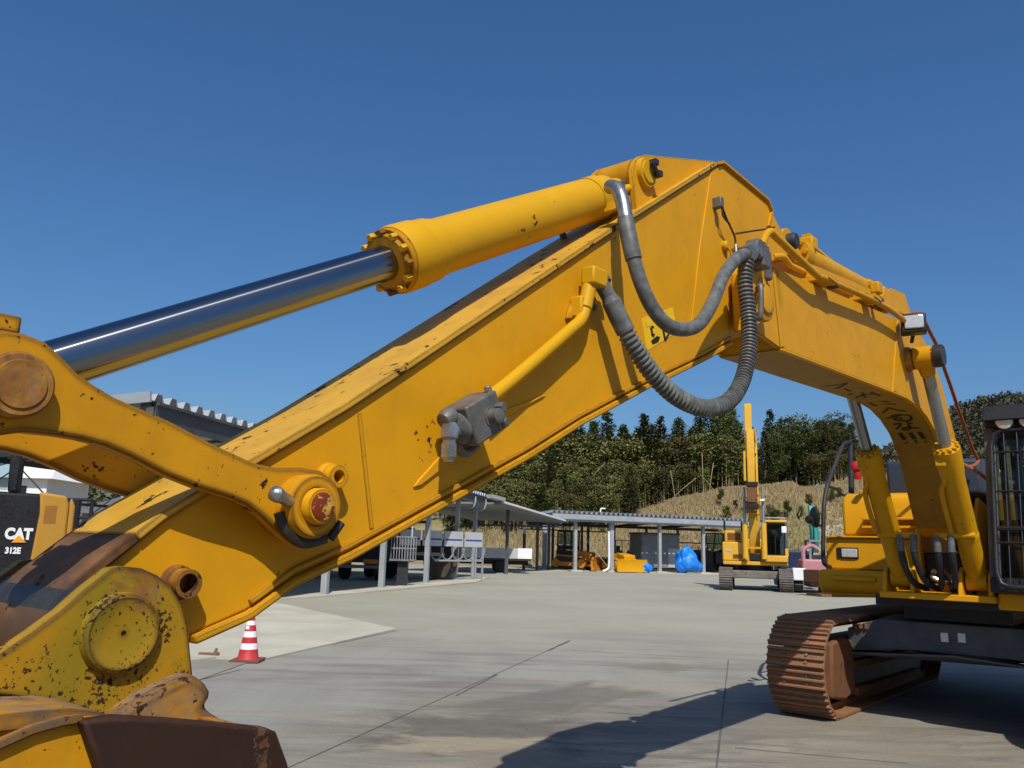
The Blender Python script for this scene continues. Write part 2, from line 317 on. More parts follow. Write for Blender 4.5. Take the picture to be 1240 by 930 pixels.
def land_mat():
    s = N('dry_grass_land'); a = s.noise(.12, 5, .6); c = s.ramp(a, [(.3, (.20, .15, .07)), (.5, (.27, .215, .10)), (.7, (.34, .275, .14))])
    g = s.noise(.075, 4, .6); c = s.mix(s.ramp(g, [(.55, 0.0), (.66, .85)]), c, (.085, .125, .03)); sx = s.n('ShaderNodeSeparateXYZ'); s.l(s.co.outputs['Object'], sx.inputs[0]); px_ = s.math('ABSOLUTE', s.math('SUBTRACT', s.math('DIVIDE', sx.outputs[0], sx.outputs[1]), .335)); gp = s.math('ADD', s.math('MULTIPLY', px_, 9.0), s.math('MULTIPLY', s.math('SUBTRACT', g, .5), 1.5)); zz = s.math('ABSOLUTE', s.math('SUBTRACT', s.math('DIVIDE', sx.outputs[2], 10), .42)); c = s.mix(s.ramp(s.math('ADD', gp, zz), [(.35, .9), (.55, 0.0)]), c, (.10, .13, .03)); v = s.noise(2.5, 5, .7, s.map((1, 1, .25))); c = s.mix(.35, c, s.ramp(v, [(.3, (.10, .075, .04)), (.7, (.42, .34, .19))]))
    return s.out(c, .95, 0, v, .6, .2, .1)
m_land = land_mat()
# yard: one sheet to beyond the sheds, the land around it one sheet to the horizon
gm = MB(); X = [-1500, -600, -250, -120, -70, -45, -30, -20] + list(range(-14, 60, 2)) + [64, 72, 82, 95, 115, 150, 220, 400, 900, 1500]; Y = [-400, -150, -110, -85, -75, -65, -55, -45, -35, -20, 0, 10, 20, 30, 36, 40, 44, 48, 52, 56, 60, 64, 68, 71, 73] + [74 + 1.5 * i for i in range(16)] + [100, 105, 110, 118, 126, 136, 150, 170, 190, 215, 240, 270, 300, 340, 400, 600, 1000, 1800]
for y in Y:
    for x in X: gm.v.append(Vector((x, y, hill(x, y) - .006)))
nx = len(X)
for j in range(len(Y) - 1):
    for i in range(nx - 1): gm.f.append([j * nx + i, j * nx + i + 1, (j + 1) * nx + i + 1, (j + 1) * nx + i]); gm.smooth.append(True)
tag(gm.build('terrain', m_land, recalc=False), kind='structure')
yd = MB().add([(-60, -34, 0), (70, -34, 0), (70, 73.5, 0), (-14, 73.5, 0), (-18, 36, 0), (-60, 36, 0)], [(0, 1, 2, 3, 4, 5)])
ground = tag(yd.build('ground', m_ground, recalc=False), kind='structure')
# slabs with open joints
def slab(pts, name, mat, t=.008, par=ground, z0=.0): return MB().prism([Vector((p[0], p[1], z0)) for p in pts], [Vector((p[0], p[1], z0 + t)) for p in pts]).build(name, mat, par)
slab([G(480, 763), G(318, 800.5), G(262, 798), G(100, 820), G(-200, 760), G(250, 722), G(345, 733)], 'concrete_slab', m_slab, .03)
slab([G(300, 803), G(238, 825), G(150, 845), G(60, 830), G(150, 815), G(262, 799)], 'concrete_slab', m_strip, .012)
slab([G(330, 727.5), G(380, 724.5), G(500, 713), G(576, 706), G(593, 700), G(584, 700), G(500, 709), G(380, 720)], 'concrete_kerb', m_slab, .05)
slab([G(600, 695), G(700, 691), G(900, 697), G(905, 694), G(700, 688), G(610, 692)], 'concrete_kerb', m_slab, .03)
m_joint = plain('joint_sealant', (.11, .10, .088), .9, 0, .4, 3)
def joint(a, b, w, par=ground):
    a = G(*a); b = G(*b); d = (b - a).normalized(); q = Vector((-d.y, d.x, 0)) * w / 2; n = max(2, int((b - a).length / .5)); m = MB(); L = []; R_ = []
    for i in range(n + 1):
        p = a.lerp(b, i / n); k = .55 + .6 * random.random(); L.append(p + q * k + Vector((0, 0, .004))); R_.append(p - q * k * .8 + Vector((0, 0, .004)))
    m.add(L + R_, [(i, i + 1, n + 2 + i, n + 1 + i) for i in range(n)]).build('joint', m_joint, par, recalc=False)
for a, b, w in [((318, 944), (690, 776), .015), ((664, 788), (690, 776), .05), ((552, 843), (602, 817), .035), ((669, 786), (940, 802), .018), ((882, 799), (866, 945), .02), ((632, 800), (880, 815), .012), ((735, 863), (890, 873), .014), ((890, 906), (1100, 925), .014), ((240, 824), (292, 811), .03), ((300, 803), (480, 764), .03)]: joint(a, b, w)
# ------------------------------------------------------------------ trees
def leaf_mat(name, c1, c2, c3):
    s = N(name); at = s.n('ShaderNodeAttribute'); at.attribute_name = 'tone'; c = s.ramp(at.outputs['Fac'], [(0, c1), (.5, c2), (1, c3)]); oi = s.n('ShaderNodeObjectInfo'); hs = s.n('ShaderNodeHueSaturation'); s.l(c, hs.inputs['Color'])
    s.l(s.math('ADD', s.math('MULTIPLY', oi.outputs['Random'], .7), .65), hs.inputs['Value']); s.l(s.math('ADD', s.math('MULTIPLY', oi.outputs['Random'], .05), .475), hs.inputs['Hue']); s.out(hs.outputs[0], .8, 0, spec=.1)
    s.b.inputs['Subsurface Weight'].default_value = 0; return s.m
m_cedar = leaf_mat('cedar_foliage', (.055, .068, .024), (.10, .112, .038), (.16, .16, .052))
m_bam = leaf_mat('bamboo_foliage', (.085, .09, .03), (.15, .15, .048), (.24, .215, .08))
m_dry = leaf_mat('dry_grass_blades', (.2, .155, .07), (.29, .23, .11), (.38, .31, .16))
m_far = leaf_mat('far_wood_foliage', (.075, .08, .05), (.115, .12, .07), (.165, .155, .095))
m_bark = plain('bark', (.12, .085, .06), .9, 0, .3, 2)
m_culm = plain('bamboo_culm', (.30, .25, .11), .6, 0, .3, 1)
def set_tone(me, tones):
    a = me.attributes.new('tone', 'FLOAT', 'FACE'); a.data.foreach_set('value', tones)
def leafmesh(name, quads, mat):
    v = []; f = []; t = []
    for q, tone in quads:
        k = len(v); v += [tuple(p) for p in q]; f.append(tuple(range(k, k + len(q)))); t.append(tone)
    me = bpy.data.meshes.new(name); me.from_pydata(v, [], f); me.update(); set_tone(me, t); me.materials.append(mat); return me
def rv(s=1.0): return Vector((random.uniform(-s, s), random.uniform(-s, s), random.uniform(-s, s)))
def spray(c, d, size, tone, out, flat=.35):
    """one leafy spray: three slim faces fanned about the direction d"""
    for k in range(2):
        a = (d + rv(.7)).normalized(); side = a.cross(Vector((0, 0, 1)) + rv(.5)).normalized(); L = size * random.uniform(.7, 1.3)
        out.append(([c - side * L * .28, c + a * L * .5 - side * L * .3 + rv(.05), c + a * L, c + a * L * .45 + side * L * .3], min(1, max(0, tone + random.uniform(-.2, .2)))))
def cedar_meshes(h, seed, width=.2, bare=.15, kind='cedar'):
    random.seed(seed); out = []; n = int(210 * h / 10)
    lob = [random.uniform(.7, 1.25) for _ in range(14)]
    limbs = []
    for i in range(n):
        k = (i + random.random()) / n; z = h * (bare + (1 - bare) * k); prof = (1 - k) ** .72 * (.35 + .65 * min(1, k * 4 + .3)); r = h * width * prof * lob[int(k * 13.9)] * random.uniform(.7, 1.15) + .15
        a = random.random() * 6.283; d = Vector((math.cos(a), math.sin(a), random.uniform(-.15, .35))); limbs.append((z, d, r))
        m = max(5, int(r * 9))
        for j in range(m):
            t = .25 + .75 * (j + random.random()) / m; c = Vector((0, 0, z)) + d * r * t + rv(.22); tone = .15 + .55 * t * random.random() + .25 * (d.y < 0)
            spray(c, (d + Vector((0, 0, .25 if t > .7 else -.1))).normalized(), .25 + .16 * random.random(), tone, out)
    for j in range(8): spray(Vector((0, 0, h * (.93 + .07 * j / 8))) + rv(.08), Vector((0, 0, 1)), .5, .5, out)
    return leafmesh('crown', out, m_cedar), limbs
def broad_meshes(h, seed, width=.3):
    random.seed(seed); out = []; limbs = []; blobs = []
    for i in range(16):
        a = random.random() * 6.283; k = random.random(); r = h * width * random.uniform(.35, 1) * (1 - .5 * k); blobs.append((Vector((math.cos(a) * r, math.sin(a) * r, h * (.45 + .5 * k))), h * random.uniform(.08, .15)))
    for c, r in blobs:
        limbs.append((h * .35, (c - Vector((0, 0, h * .35))), 1.0))
        for j in range(230):
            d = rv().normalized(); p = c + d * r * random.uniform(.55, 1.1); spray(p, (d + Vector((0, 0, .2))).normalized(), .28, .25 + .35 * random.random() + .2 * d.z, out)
    return leafmesh('crown', out, m_cedar), limbs
def bamboo_meshes(h, seed):
    random.seed(seed); out = []; culms = []
    for i in range(9):
        b = Vector((random.uniform(-1.2, 1.2), random.uniform(-1.0, 1.0), 0)); lean = Vector((random.uniform(-.16, .16), random.uniform(-.12, .12), 0)); hh = h * random.uniform(.75, 1.0)
        pts = [b + Vector((0, 0, hh * t)) + lean * hh * t * t + Vector((0, 0, -.1 * hh * t ** 4)) for t in (0, .25, .5, .7, .85, 1.0)]; culms.append(pts)
        for j in range(270):
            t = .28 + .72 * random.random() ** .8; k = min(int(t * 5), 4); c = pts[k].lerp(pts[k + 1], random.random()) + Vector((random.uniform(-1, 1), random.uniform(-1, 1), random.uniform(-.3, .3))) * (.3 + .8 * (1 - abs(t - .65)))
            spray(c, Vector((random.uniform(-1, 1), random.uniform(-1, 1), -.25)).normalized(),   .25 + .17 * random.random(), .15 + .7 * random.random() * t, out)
    return leafmesh('crown', out, m_bam), culms
def limbs_mesh(h, limbs, r0):
    m = MB(); m.tube([(0, 0, -.5), (0, 0, h * .3), (.05, .03, h * .65), (0, 0, h * .98)], [r0, r0 * .8, r0 * .5, .03], 7, False)
    for z, d, r in limbs[::7]: m.tube([Vector((0, 0, z)), Vector((0, 0, z)) + d * r * .8], [.05, .015], 4, False)
    me = bpy.data.meshes.new('trunk'); me.from_pydata([tuple(v) for v in m.v], [], m.f); me.update(); me.materials.append(m_bark); return me
def culm_mesh(culms):
    m = MB()
    for p in culms: m.tube(p, [.05, .05, .045, .035, .025, .01], 5, False)
    me = bpy.data.meshes.new('trunk'); me.from_pydata([tuple(v) for v in m.v], [], m.f); me.update(); me.materials.append(m_culm); return me
KIND = {'cedar': [], 'broad': [], 'bamboo': []}
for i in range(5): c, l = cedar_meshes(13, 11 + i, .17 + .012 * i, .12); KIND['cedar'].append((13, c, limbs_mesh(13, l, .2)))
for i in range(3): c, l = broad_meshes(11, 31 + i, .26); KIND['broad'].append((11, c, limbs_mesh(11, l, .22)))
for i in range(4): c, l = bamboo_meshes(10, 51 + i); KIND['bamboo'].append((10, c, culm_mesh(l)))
random.seed(5)
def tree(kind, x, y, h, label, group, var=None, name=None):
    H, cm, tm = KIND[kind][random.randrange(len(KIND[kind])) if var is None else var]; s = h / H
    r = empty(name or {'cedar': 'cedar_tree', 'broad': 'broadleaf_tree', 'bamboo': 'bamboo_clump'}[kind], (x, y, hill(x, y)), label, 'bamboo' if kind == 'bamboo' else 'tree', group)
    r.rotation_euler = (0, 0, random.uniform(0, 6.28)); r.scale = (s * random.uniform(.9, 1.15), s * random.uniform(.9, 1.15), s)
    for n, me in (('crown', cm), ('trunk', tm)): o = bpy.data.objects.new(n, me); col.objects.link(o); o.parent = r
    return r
def tree_px(kind, px, ytop, dist, label, group, var=None):
    p = AT(px, ytop, dist); g = hill(p.x, p.y); return tree(kind, p.x, p.y, max(3, p.z - g), label, group, var)
# wooded ridge: back rows make the mass, front trees are the ones that stand out on the skyline
sky_line = [(560, 500), (600, 505), (640, 497), (655, 512), (688, 499), (700, 506), (718, 512), (735, 500), (755, 516), (780, 503), (800, 505), (822, 508), (848, 490), (868, 492), (886, 497), (932, 498), (955, 508), (975, 513), (995, 512), (1015, 506)]
names_ = {'cedar': 'dark cedar', 'broad': 'round-crowned tree', 'bamboo': 'feathery bamboo clump'}
spots = []
for i, (px, y) in enumerate(sky_line):
    kind = 'cedar' if i not in (16, 17, 18, 19, 13) else 'broad'
    spots.append((kind, px, y, 108 + random.uniform(-4, 4), 'back'))
for i in range(26):
    px = 540 + i * 14 + random.uniform(-5, 5); spots.append(('cedar' if random.random() < .55 else 'bamboo', px, 522 + random.uniform(-8, 14), 101 + random.uniform(-3, 3), 'mid'))
for i in range(18):
    px = 545 + i * 18 + random.uniform(-5, 5); spots.append(('bamboo', px, 545 + random.uniform(-10, 18), 95.5 + random.uniform(-1.5, 1.5), 'front'))
for i in range(9): px = 925 + i * 13 + random.uniform(-3, 3); spots.append(('broad' if i % 2 else 'cedar', px, 520 + random.uniform(-6, 12), 103 + random.uniform(-3, 3), 'mid'))
for i in range(6): spots.append(('bamboo', 985 + i * 14, 548 + random.uniform(-8, 10), 99, 'front'))
for row, (d0, yt) in enumerate([(90, 562), (86.5, 574), (83, 588)]):
    for i in range(17 - row * 2):
        px = 545 + i * 15.5 + random.uniform(-6, 6)
        if px < 800 - row * 25: spots.append(('bamboo' if random.random() < .75 else 'cedar', px, yt + random.uniform(-12, 10), d0 + random.uniform(-1.2, 1.2), 'slope'))
for i in range(30): spots.append(('cedar', 545 + i * 16 + random.uniform(-5, 5), 516 + random.uniform(-6, 12), 113 + random.uniform(-3, 3), 'rear'))
order = {'slope': 'lower slope behind the sheds', 'rear': 'rear row of the wooded ridge', 'back': 'tallest row along the skyline', 'mid': 'middle row of the wooded ridge', 'front': 'front edge of the wood above the dry grass'}
ORD = ['first', 'second', 'third', 'fourth', 'fifth', 'sixth', 'seventh', 'eighth', 'ninth', 'tenth', 'eleventh', 'twelfth', 'thirteenth', 'fourteenth', 'fifteenth', 'sixteenth', 'seventeenth', 'eighteenth', 'nineteenth', 'twentieth']
kb = 0
for kind, px, y, d, rowk in spots:
    lab = '%s in the %s' % (names_[kind], order[rowk])
    if rowk == 'back': lab = 'tall %s on the skyline of the wood, %s from the left' % (names_[kind], ORD[kb]); kb += 1
    tree_px(kind, px, y, d, lab, '%s, %s' % (names_[kind], rowk + ' of the ridge'))
# leaning and upright bare culms in front of the wood
for i, (a, b) in enumerate([((680, 615), (733, 560)), ((706, 619), (752, 572)), ((808, 611), (843, 579)), ((776, 612), (782, 565)), ((795, 612), (799, 566)), ((818, 607), (812, 570)), ((870, 604), (848, 575)), ((795, 612), (790, 602)), ((858, 600), (864, 560)), ((852, 602), (850, 548))]):
    p0 = AT(*a, 92); p0.z = hill(p0.x, p0.y); p1 = AT(*b, 93)
    lab = ['leaning pale bamboo culm, leftmost above the right shed roof', 'leaning pale bamboo culm, second from the left above the shed roof', 'slanting brown bamboo culm above the grey cabinet', 'upright pale bamboo culm over the middle of the right shed', 'thin upright culm just right of the middle of the right shed', 'thin pale culm leaning left near the dry bank', 'short culm leaning left at the edge of the dry bank', 'short dead culm stub above the shed roof', 'pale upright culm close left of the distant excavator arm', 'tall pale culm left of the distant excavator arm'][i]
    tag(MB().tube(spline([p0, p0.lerp(p1, .5) + Vector((0, 0, .15)), p1]), .035, 6).build('bamboo_culm', m_culm, org=p0), lab, 'bamboo', 'bare bamboo culms')
# dry grass standing on the bank
def grass(n, name, rx, ry, size, mat, seed):
    random.seed(seed); out = []
    for i in range(n):
        r = random.uniform(*rx); y = random.uniform(*ry); x = r * y; z = hill(x, y)
        if z < .15: continue
        for k in range(3):
            d = Vector((random.uniform(-.5, .5), random.uniform(-.3, .3), 1)).normalized(); L = size * random.uniform(.5, 1.2); w = L * .13; b = Vector((x, y, z - .05)) + Vector((random.uniform(-.4, .4), random.uniform(-.4, .4), 0)); out.append(([b + Vector((-w, 0, 0)), b + Vector((w, 0, 0)), b + d * L + Vector((w * .5, 0, 0)), b + d * L * 1.1], random.random()))
    me = leafmesh(name, out, mat); o = bpy.data.objects.new(name, me); col.objects.link(o); return o
tag(grass(20000, 'dry_grass', (-.06, .46), (74, 98), .42, m_dry, 3), 'tall dry grass on the bank behind the sheds', 'grass', kind='stuff')
random.seed(77)
SHR = []
for i in range(16):
    px = 870 + i * 12.5 + random.uniform(-5, 5); py = random.uniform(604, 640); r = ray(px, py); t = 74 / r.y
    while t * r.y < 99 and CAM.z + r.z * t > hill(r.x * t, r.y * t): t += .2
    p = CAM + r * t
    if p.z > .6: SHR.append((p, px))
for i, (p, px) in enumerate(SHR): tree('broad', p.x, p.y, random.uniform(.9, 2.0), 'low shrub on the dry bank, %s from the left' % ORD[i], 'shrubs on the bank', name='shrub')
# pale dirt ramp climbing the bank at the right
def on_land(px, py):
    r = ray(px, py); t = 60 / r.y
    while t * r.y < 110 and CAM.z + r.z * t > hill(r.x * t, r.y * t): t += .15
    p = CAM + r * t; return Vector((p.x, p.y, hill(p.x, p.y) + .12))
ra = [on_land(x, y) for x, y in ((957, 689), (966, 672), (975, 656), (985, 645), (1000, 638))]; rb = [on_land(x, y) for x, y in ((1150, 689), (1140, 672), (1120, 656), (1100, 645), (1075, 636))]
rows = []
for a, b in zip(ra, rb):
    q = [a.lerp(b, k / 10) for k in range(11)]; rows.append([Vector((p.x, p.y, hill(p.x, p.y) + .12)) for p in q])
mm = MB(); mm.add([p for r_ in rows for p in r_], [(11 * j + i, 11 * j + i + 1, 11 * j + 12 + i, 11 * j + 11 + i) for j in range(4) for i in range(10)], True)
tag(mm.build('dirt_ramp', plain('pale_dirt', (.36, .32, .24), .95, 0, .15, .5, .2, .1), recalc=False), kind='structure')
# far wooded hill on the right and low woods at the left
def far_wood(n, name, rx, ry, size, seed, label):
    random.seed(seed); out = []
    for i in range(n):
        r = random.uniform(*rx); y = random.uniform(*ry); x = r * abs(y) if y > 0 else r * 20; z = hill(x, y); c = Vector((x, y, z)); H = size * random.uniform(.5, 1.2)
        for k in range(36):
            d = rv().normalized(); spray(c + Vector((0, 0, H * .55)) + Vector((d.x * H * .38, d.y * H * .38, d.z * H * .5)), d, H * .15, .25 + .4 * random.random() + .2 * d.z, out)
    me = leafmesh(name, out, m_far); o = bpy.data.objects.new(name, me); col.objects.link(o); return tag(o, label, 'wood', kind='stuff')
far_wood(2600, 'far_wood', (.40, .80), (150, 345), 6.5, 9, 'far wooded hillside on the right behind the cab')
far_wood(260, 'far_wood', (-1.0, -.22), (75, 140), 6, 10, 'low woods far behind the left shed and houses')

far_wood(900, 'far_wood', (-9.0, 9.0), (-95, -45), 9, 12, 'added wooded hillside, unseen behind the camera, giving dark reflections')  # unseen wood added to darken the rod's reflection and cut sky fill
# ------------------------------------------------------------------ the large yellow excavator whose arm fills the picture
K = Frame((-1.08, 2.05), (5.74, 6.79))
ex = empty('excavator', K.P(10.2, 0, 0), 'large yellow excavator with its long arm reaching across the picture', 'excavator')
def part(mb, name, mat, parent=None, **kw): return mb.build(name, mat, parent or ex, **kw)
def strip(fr, line, b0, b1, t):
    """plate of thickness t laid along a (s,z) polyline, offset to its left"""
    n = len(line); off = []
    for i in range(n):
        a = Vector(line[max(i - 1, 0)]); c = Vector(line[min(i + 1, n - 1)]); d = (c - a).normalized(); off.append((line[i][0] - d.y * t, line[i][1] + d.x * t))
    m = MB()
    for i in range(n - 1):
        q = [line[i], line[i + 1], off[i + 1], off[i]]
        vs = [fr.P(s, b0, z) for s, z in q] + [fr.P(s, b1, z) for s, z in q]
        f = [(0, 1, 5, 4), (2, 3, 7, 6), (0, 3, 2, 1), (4, 5, 6, 7)]
        if i == 0: f.append((0, 4, 7, 3))
        if i == n - 2: f.append((1, 2, 6, 5))
        m.add(vs, f)
    return m
def boss(fr, c, b0, prof, n=32):
    """round boss about an axis across the arm: prof of (b, r)"""
    return MB().lathe(fr.P(c[0], 0, c[1]), fr.n, [(b, r) for b, r in prof], n)
# --- stick
HB = 0.165
top_px = [(874, 199), (866, 201), (840, 217), (768, 263), (710, 301), (498, 444), (416, 498), (300, 567), (196, 630), (165, 655), (130, 683), (92, 714), (64, 748)]
bot_px = [(231, 769), (298, 740), (353, 700), (421, 669), (524, 612), (640, 547), (700, 509), (784, 464), (853, 431), (884, 413)]
end_px = [(54, 785), (70, 822), (110, 848), (160, 852), (205, 838), (228, 805)]
rear_px = [(914, 402), (928, 372), (930, 330), (926, 300), (929, 274), (933, 256), (928, 244)]
tp = K.pts(top_px, HB); bp = K.pts(bot_px, HB); ep = K.pts(end_px, HB); rp = K.pts(rear_px, HB)
stick = part(MB().ext(K, tp + ep + bp + rp, -HB, HB), 'stick', m_yel, bevel=0.006)
OV = HB + 0.018
part(strip(K, tp[1:10], -OV, OV, -0.022), 'top_plate', m_yel_top, stick, bevel=0.004)
part(strip(K, tp[9:] + ep[:4], -OV, OV, -0.022), 'worn_shaded_plate', m_grime_shade, stick, bevel=0.004)  # real wear plus painted shade, wrapped around the stick's end
part(strip(K, [rp[-3], rp[-2], rp[-1], tp[0], tp[1]], -OV, OV, -0.02), 'end_plate', m_yel, stick, bevel=0.004)
part(strip(K, bp[0:], -OV, OV, -0.024), 'bottom_plate', m_yel, stick, bevel=0.006)
bl = [(s, z + 0.03) for s, z in bp[1:]]
part(strip(K, bl, HB, HB + 0.011, -0.018), 'weld_seam', m_yel, stick, bevel=0.004)
def stripe(px_poly, b, t, name, mat, parent, fr=K, bevel=0.002):
    p = fr.pts(px_poly, b); return part(MB().ext(fr, p, b, b + t), name, mat, parent, bevel=bevel)
stripe([(860, 206), (869, 203), (862, 290), (850, 385), (843, 392), (836, 392), (846, 300)], HB - 0.001, 0.008, 'seam_plate', m_yel_clean, stick)
stripe([(432, 501), (437, 500), (452, 640), (447, 641)], HB - 0.001, 0.004, 'seam_plate', m_yel, stick)
stripe([(499, 590), (505, 581), (541, 541), (600, 500), (660, 478), (612, 505), (560, 548), (508, 588)], HB - 0.001, 0.010, 'valve_seat', m_yel_clean, stick, bevel=0.004)
# cylinder bracket on the stick's back
for b0 in (-0.135, 0.105):
    q = K.pts([(766, 205), (769, 195), (775, 189), (783, 187), (800, 189), (866, 195), (869, 202), (840, 218), (772, 262), (769, 240)], 0.135)
    part(MB().ext(K, q, b0, b0 + 0.03), 'cylinder_bracket', m_yel, stick, bevel=0.005)
pinb = K.px(783, 209, 0.15)
pp_ = boss(K, pinb, 0, [(-0.15, 0.05), (-0.15, 0.075), (0.15, 0.078), (0.16, 0.074), (0.16, 0.058), (0.168, 0.056), (0.168, 0.0)]); part(pp_, 'pin', m_cylpaint, stick)
part(MB().tube([K.W(790, 196, .19), K.W(797, 212, .19)], 0.012, 10), 'lock_bolt', m_dark, stick)
part(MB().box(K.W(792, 197, .185), (.016, .02, .014), K.u, K.n).box(K.W(797, 211, .185), (.014, .02, .014), K.u, K.n), 'lock_bolt', m_dark, stick)
# bosses and pin holes on the stick's side
def ringboss(px, py, r, L, name, rin=0.62, mat=None, b0=HB):
    c = K.px(px, py, b0 + L); return part(boss(K, c, 0, [(b0 - 0.002, r * 1.25), (b0 + 0.012, r * 1.2), (b0 + 0.02, r), (b0 + L, r * 0.97), (b0 + L, r * rin), (b0 + 0.012, r * rin), (b0 + 0.012, 0)]), name, mat or m_yel, stick)
ringboss(411, 577, 0.034, 0.055, 'stop_boss', 0.55); ringboss(229, 707, 0.036, 0.06, 'stop_boss', 0.68, m_yel_rust)
# --- bucket cylinder
pr = K.px(84, 437, 0); pe = K.px(735, 236, 0)
d2 = (Vector(pe) - Vector(pr)).normalized(); A0 = Vector(pr)
def cyl_pt(t): q = A0 + d2 * t; return K.P(q.x, 0, q.y)
def t_of(px, py): q = K.px(px, py, 0); return (Vector(q) - A0).dot(d2)
th = t_of(474, 318); t2 = t_of(545, 297); te = t_of(722, 240); tb = (Vector(pinb) - A0).dot(d2)
ax3 = (cyl_pt(1) - cyl_pt(0)).normalized()
bc = part(MB().lathe(cyl_pt(0), ax3, [(th + .012, 0.122), (th + .03, 0.126), (th + .12, 0.126), (th + .135, 0.121), (th + .15, 0.121), (th + .151, 0.1195), (th + .17, 0.1195), (th + .171, 0.1205), (th + .19, 0.1205), (th + .192, 0.118), (th + .26, 0.108), (te - .1, 0.107), (te - .1, 0.111), (te - .01, 0.111), (te - .01, 0.103), (te + .06, 0.103), (te + .09, 0.08), (te + .2, 0.07)], 40), 'bucket_cylinder', m_cylpaint)
rod(cyl_pt(-.5), cyl_pt(th + .05), .063, 'piston_rod', m_chrome, bc, 64)
part(MB().lathe(cyl_pt(0), ax3, [(th - .03, 0.068), (th - .03, 0.098), (th - .012, 0.103), (th - .012, 0.117), (th + .012, 0.119)], 40), 'cylinder_head', m_yel_worn, bc)
x3 = ax3.cross(Vector((0, 0, 1))).normalized(); y3 = ax3.cross(x3)
for i in range(12):
    a = i * math.pi / 6 + .2; part(MB().lathe(cyl_pt(th - .012) + (x3 * math.cos(a) + y3 * math.sin(a)) * 0.106, -ax3, [(0, 0.0145), (0.02, 0.0145), (0.024, 0.012)], 6), 'bolt', m_yel_rust if i % 3 == 0 else m_cylpaint, bc)
part(boss(K, pinb, 0, [(-0.1, 0.085), (0.1, 0.085)]), 'eye_end', m_yel_worn, bc)
part(MB().tube([cyl_pt(te + .02) + K.n * .08, cyl_pt(te + .14) + K.n * .1, cyl_pt(te + .24) + K.n * .09], .022, 10).box(cyl_pt(te - .02) + K.n * .10 + Vector((0, 0, -.06)), (.05, .025, .02), ax3, K.n), 'port_pipe', m_cylpaint, bc)
part(MB().box(cyl_pt(te + .05) + K.n * .1 + Vector((0, 0, .01)), (.03, .025, .045), ax3, K.n), 'port_block', m_valve, bc, bevel=.006)
part(MB().tube(spline([K.W(681, 262, -.08), K.W(680, 275, -.1), K.W(683, 292, -.12)]), .017, 10), 'short_hose', m_hose, bc)
# --- bucket linkage
LB0, LB1 = 0.20, 0.252
lk_px = [(-52, 470), (-48, 430), (-26, 405), (5, 399), (32, 404), (56, 414), (76, 432), (95, 452), (115, 466), (140, 481), (170, 494), (205, 509), (260, 538), (310, 561), (335, 566), (365, 566), (390, 570), (408, 585), (416, 610), (410, 637), (392, 655), (370, 661), (352, 657), (336, 643), (318, 625), (300, 611), (278, 602), (240, 590), (200, 574), (160, 553), (130, 540), (100, 532), (70, 527), (30, 523), (0, 527), (-40, 512)]
lk = K.pts(lk_px, LB1)
lpin = K.px(390, 613, 0.34); rpin = K.px(29, 464, 0.31)
for sgn in (1, -1):
    b0, b1 = (LB0, LB1) if sgn > 0 else (-LB1, -LB0)
    L = part(MB().ext(K, lk, b0, b1), 'link_arm', m_yel_worn, bevel=0.01, seg=3)
    S = lambda b: b * sgn
    part(boss(K, lpin, 0, [(S(.17), .085), (S(.268), .086), (S(.30), .086), (S(.318), .079), (S(.318), .052), (S(.31), .05), (S(.31), 0)]), 'pin_collar', m_yel_worn, L)
    part(boss(K, lpin, 0, [(S(.30), .049), (S(.335), .049), (S(.343), .044), (S(.343), .036)]), 'pin', m_yel, L)
    part(boss(K, lpin, 0, [(S(.335), .037), (S(.347), .037), (S(.349), .033), (S(.349), 0)]), 'pin_end', m_redpin, L)
    part(boss(K, rpin, 0, [(S(.255), .07), (S(.285), .07), (S(.293), .064), (S(.293), .052), (S(.297), .05), (S(.297), 0)]), 'pin_end', m_rustpin, L)
    if sgn > 0:
        part(MB().tube([K.W(352, 608, .30), K.W(334, 598, .33)], .017, 12).lathe(K.W(334, 598, .33), K.W(334, 598, .33) - K.W(352, 608, .30), [(-.012, .021), (.004, .021), (.014, .012), (.018, 0)], 12), 'lock_bolt', m_steel, L)
        part(MB().tube(spline([K.W(338, 620, .28), K.W(346, 643, .285), K.W(368, 657, .285), K.W(393, 652, .285)]), [.016] * 25, 8), 'grease_smear', m_grease_shade, L)
        part(MB().tube([K.W(400, 652, .28), K.W(413, 633, .285)], .013, 8), 'lock_bolt', m_dark, L)
part(MB().box(K.W(-2, 393, .2), (.035, .03, .02), K.u, K.n), 'link_lug', m_yel_worn, L, bevel=.006)
